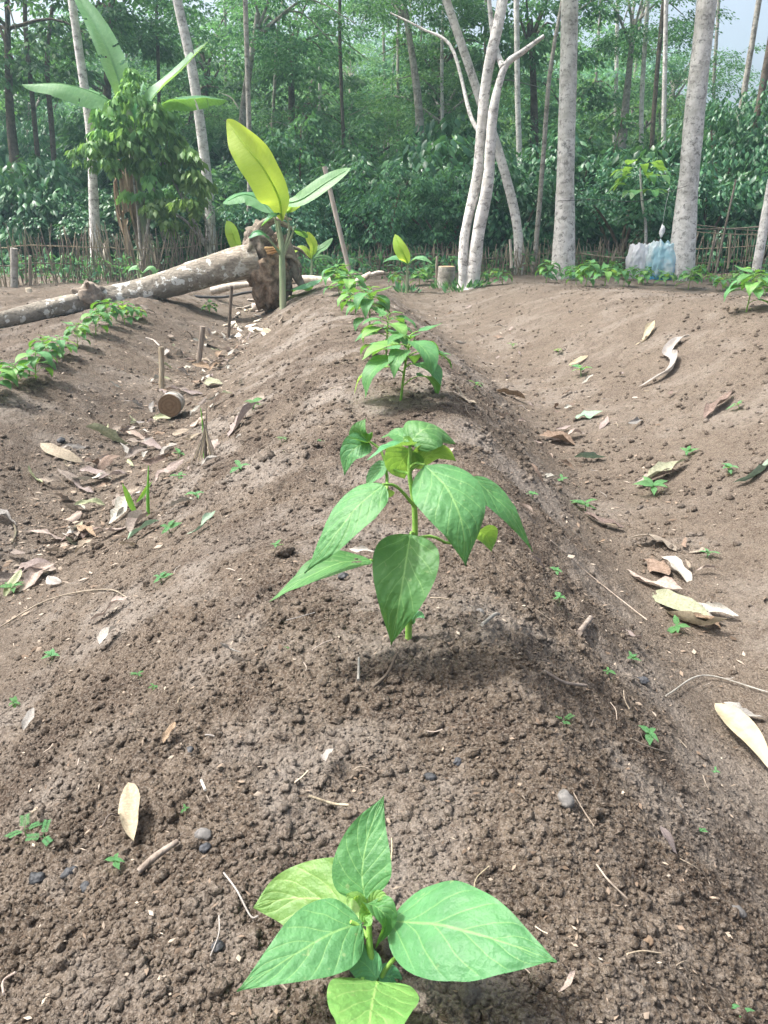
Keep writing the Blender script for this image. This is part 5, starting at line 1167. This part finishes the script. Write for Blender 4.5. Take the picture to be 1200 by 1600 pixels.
# ------------------------------------------------------------------ little weeds
WEED = leaf_mat('weed_leaf', (.05, .165, .065), (.085, .24, .085), (.14, .3, .12), .3, nv=4)
def weed_mesh(seed, kind):
    g = np.random.default_rng(seed); G_ = Geo(); join(G_, tube([[0, 0, -.1], [0, 0, .25], [.03, 0, .45]], [.03, .02], 5, 4))
    if kind == 'fern':
        for s in range(3):
            a = s * 2.1 + g.uniform(-.3, .3); o = np.array([math.cos(a), math.sin(a), .35]); S = np.array([-math.sin(a), math.cos(a), 0]); b = np.array([0, 0, .4])
            join(G_, tube([b, b + o * .5, b + o * 1. - [0, 0, .1]], [.015, .008], 4, 5))
            for j in range(9):
                q = b + o * (.25 + .08 * j) - [0, 0, .0012 * j * j]
                for sg in (-1, 1): join(G_, leaf([q, q + (S * sg + o * .25) * .12, q + (S * sg + o * .3) * .27], .085, [0, 0, 1], 'litter', 2, 3, .1, 0))
    else:
        for s in range(int(g.integers(3, 6))):
            a = s * 2.4 + g.uniform(-.4, .4); o = np.array([math.cos(a), math.sin(a), g.uniform(0, .4)]); b = np.array([.01, 0, .3 + .05 * s]); L = g.uniform(.5, .95)
            join(G_, leaf([b, b + o * L * .5, b + o * L - [0, 0, .12]], L * g.uniform(.35, .55), [0, 0, 1], 'pepper', 2, 7, .2, .05, 0, s))
    return G_.mesh('weed', WEED)
WM = [weed_mesh(k, 'leaf') for k in range(4)] + [weed_mesh(9, 'fern')]
weeds = [(42, 1312, 34, 4, 'feathery seedling, outermost of three near the lower picture edge'), (74, 1322, 28, 4, 'feathery seedling, middle one of three near the lower picture edge'), (182, 1352, 32, 0, 'small blue-green seedling above the trio of charcoal lumps'),
 (290, 1270, 14, 1, 'tiny seedling right of the cream folded leaf'), (238, 1072, 20, 2, 'pale seedling on the slope below the white round leaf'), (215, 1052, 22, 0, 'pair of small leaves just above the pale seedling'), (82, 1028, 28, 1, 'sparse seedling on the slope by the long straw'),
 (22, 925, 32, 3, 'bright green seedling at the picture edge above the straw'), (252, 910, 32, 0, 'seedling between the furrow and the drooping plant'), (22, 1105, 24, 0, 'dark seedling at the picture edge'), (880, 1135, 26, 4, 'single feathery seedling on the bare near soil'),
 (1012, 1155, 40, 0, 'blue-green weed with several leaves right of centre'), (1118, 1208, 14, 1, 'tiny seedling at the ridge foot'), (950, 1058, 22, 2, 'two-leaved seedling on the ridge shoulder, lower one'), (985, 1030, 22, 1, 'two-leaved seedling on the ridge shoulder, upper one'),
 (873, 948, 28, 2, 'seedling right of the shadow of the drooping plant'), (868, 903, 26, 0, 'seedling beside the crumpled pinkish leaf'), (1060, 985, 36, 1, 'green weed at the foot of the furrow leaf pile'), (1105, 870, 24, 3, 'small weed beside the long tan leaf'),
 (915, 800, 44, 0, 'weed beside the brown curled leaf on the ridge edge'), (832, 778, 24, 1, 'small weed behind the drooping plant, on the ridge edge'), (1020, 770, 44, 3, 'bright weed below the olive curled leaf'), (878, 750, 20, 1, 'little weed in the furrow'),
 (1138, 740, 34, 0, 'weed beside the pale green leaf at the picture edge'), (1075, 712, 26, 1, 'grassy weed on the lower far slope'), (908, 588, 36, 3, 'weed in the middle of the far slope'), (1155, 640, 24, 1, 'weed by the curled dark leaf on the far slope'),
 (872, 555, 20, 2, 'small weed in the upper part of the far slope'), (742, 610, 24, 1, 'weed beside the red-brown leaf'), (396, 640, 34, 2, 'dark weed leaf above the leaning pinkish leaf'), (278, 715, 24, 3, 'yellow-green seedling left of the dry grass tuft'),
 (308, 780, 32, 2, 'upright seedling on the ridge slope under the tuft'), (375, 742, 34, 1, 'spreading seedling below the dry grass tuft'), (280, 748, 24, 1, 'faint seedling beside the upright one'), (432, 862, 22, 3, 'yellow seedling left of the drooping plant'),
 (500, 690, 14, 1, 'tiny seedling behind the side shoot of the drooping plant'), (440, 690, 20, 0, 'pale seedling high on the middle ridge'), (265, 835, 34, 0, 'weed beside the green grass blades'), (448, 1018, 12, 1, 'tiny sprout on the near soil'), (90, 488, 40, 3, 'weed tuft on the bank under the fallen trunk'),
 (1160, 1585, 26, 1, 'bright seedling in the lower corner'), (1095, 1308, 14, 0, 'tiny seedling low on the ridge side'), (800, 545, 18, 1, 'weed speck in the narrow furrow'), (690, 560, 24, 2, 'grey-green weed at the ridge foot by the third plant'), (945, 1155, 0, 0, None)]
for k, (px, py, spx, kd, lab) in enumerate(weeds):
    if not lab: continue
    p = G(px, py); s = spx / FPX * np.linalg.norm(p - CAM) / 1.3
    o = link('weed', WM[kd], None, p - [0, 0, .0], (rnd.gauss(0, .15), rnd.gauss(0, .15), k * 1.3), s); tag(o, lab, 'weed', 'little weeds sprouting on the soil')
# grass blades and the dry tuft
GR = leaf_mat('grass_blade', (.10, .30, .05), (.16, .38, .07), (.3, .5, .1), .3, nv=1)
def blade(pts, w_, mat): return leaf([PY(*p) for p in pts], w_, [.1, -1, .3], 'lance', 2, 12, .4, .0)
b = G(215, 806); y = b[1]; t = thing('grass_shoot', 'two green grass blades, one bending over, on the ridge slope', 'grass shoot', b)
part('blade', blade([(216, 808, y), (206, 790, y), (198, 770, y), (191, 755, y)], .016, GR), GR, t); part('blade', blade([(212, 786, y), (222, 775, y), (230, 762, y), (238, 752, y)], .010, GR), GR, t)
b = G(231, 804); y = b[1]; o = link('grass_sprout', tube([b - [0, 0, .01], PY(231, 770, y), PY(232, 728, y)], [.0045, .004, .001], 7, 8).mesh('grass_sprout', GR, b), None, b); tag(o, 'single stiff upright green grass stem next to the two blades', 'grass stem')
b = G(322, 716); y = b[1]; t = thing('dry_grass_tuft', 'straw-coloured dry grass tuft with a few upright stalks on the ridge slope', 'grass tuft', b)
for k in range(20):
    a = rnd.uniform(-1, 1); py = 722 + rnd.uniform(-6, 4)
    if k < 4: pts = [PY(321 + a * 2, 716, y), PY(320 + a * 3, 670, y), PY(319 + a * 6, 628 + 10 * k, y)]
    else: pts = [PY(321 + a * 2, 672 + rnd.uniform(-6, 12), y), PY(321 + a * 9, 690, y - .01), PY(321 + a * 24, py, y - .03)]
    part('stalk', tube(pts, [.0030, .0026, .0012], 5, 8), GR if k == 1 else DL[2], t)

# crumbled bits of leaf and straw, too small and many to count
def bits():
    g = np.random.default_rng(77); P = []; Ls = []
    for (n, f) in ((3000, 1), (700, 2), (1600, 3)):
        y = g.uniform(1.1, 6.2, n) if f < 3 else np.exp(g.uniform(np.log(.3), np.log(5), n)); xr, xl, xc = nodes_at(y)
        x = (xl + g.normal(0, .17, n)) if f == 1 else (xr + g.normal(.05, .16, n)) if f == 2 else g.uniform(-.8, .8, n) * (.1 + .6 * y)
        P.append(np.stack([x, y, macro(x, y) + detail(x, y) + .003], 1)); Ls.append(g.uniform(.006, .026, n) if f < 3 else g.uniform(.003, .009, n) * (.7 + .5 * y))
    P = np.concatenate(P); L = np.concatenate(Ls); n = len(P)
    D = nrm(g.normal(size=(n, 3)) * [1, 1, .2]); N = nrm(g.normal(size=(n, 3)) * .35 + [0, 0, 1]); V, F = leaves_at(P, N, D, L, L * g.uniform(.15, .6, n))
    tag(link('leaf_litter', mesh_np('leaf_litter', V, F, LITTERBIT, smooth=False)), 'crumbled bits of dry leaves and straw on the soil', kind='stuff')
bits()
# things that still share a label inside a small group are told apart by their order across the view
from collections import defaultdict
same = defaultdict(list)
for o in list(COL.objects):
    if o.parent is None and o.get('category') in ('shrub', 'tree'): same[o['label']].append(o)
for lab, os_ in same.items():
    if len(os_) > 1:
        os_.sort(key=lambda o: o.location.x / o.location.y)
        names = ['leftmost', 'rightmost'] if len(os_) == 2 else ['leftmost', 'middle', 'rightmost'] if len(os_) == 3 else ['leftmost', 'second', 'third', 'rightmost'] + ['further'] * 9
        for w_, o in zip(names, os_): o['label'] = w_ + ' ' + lab
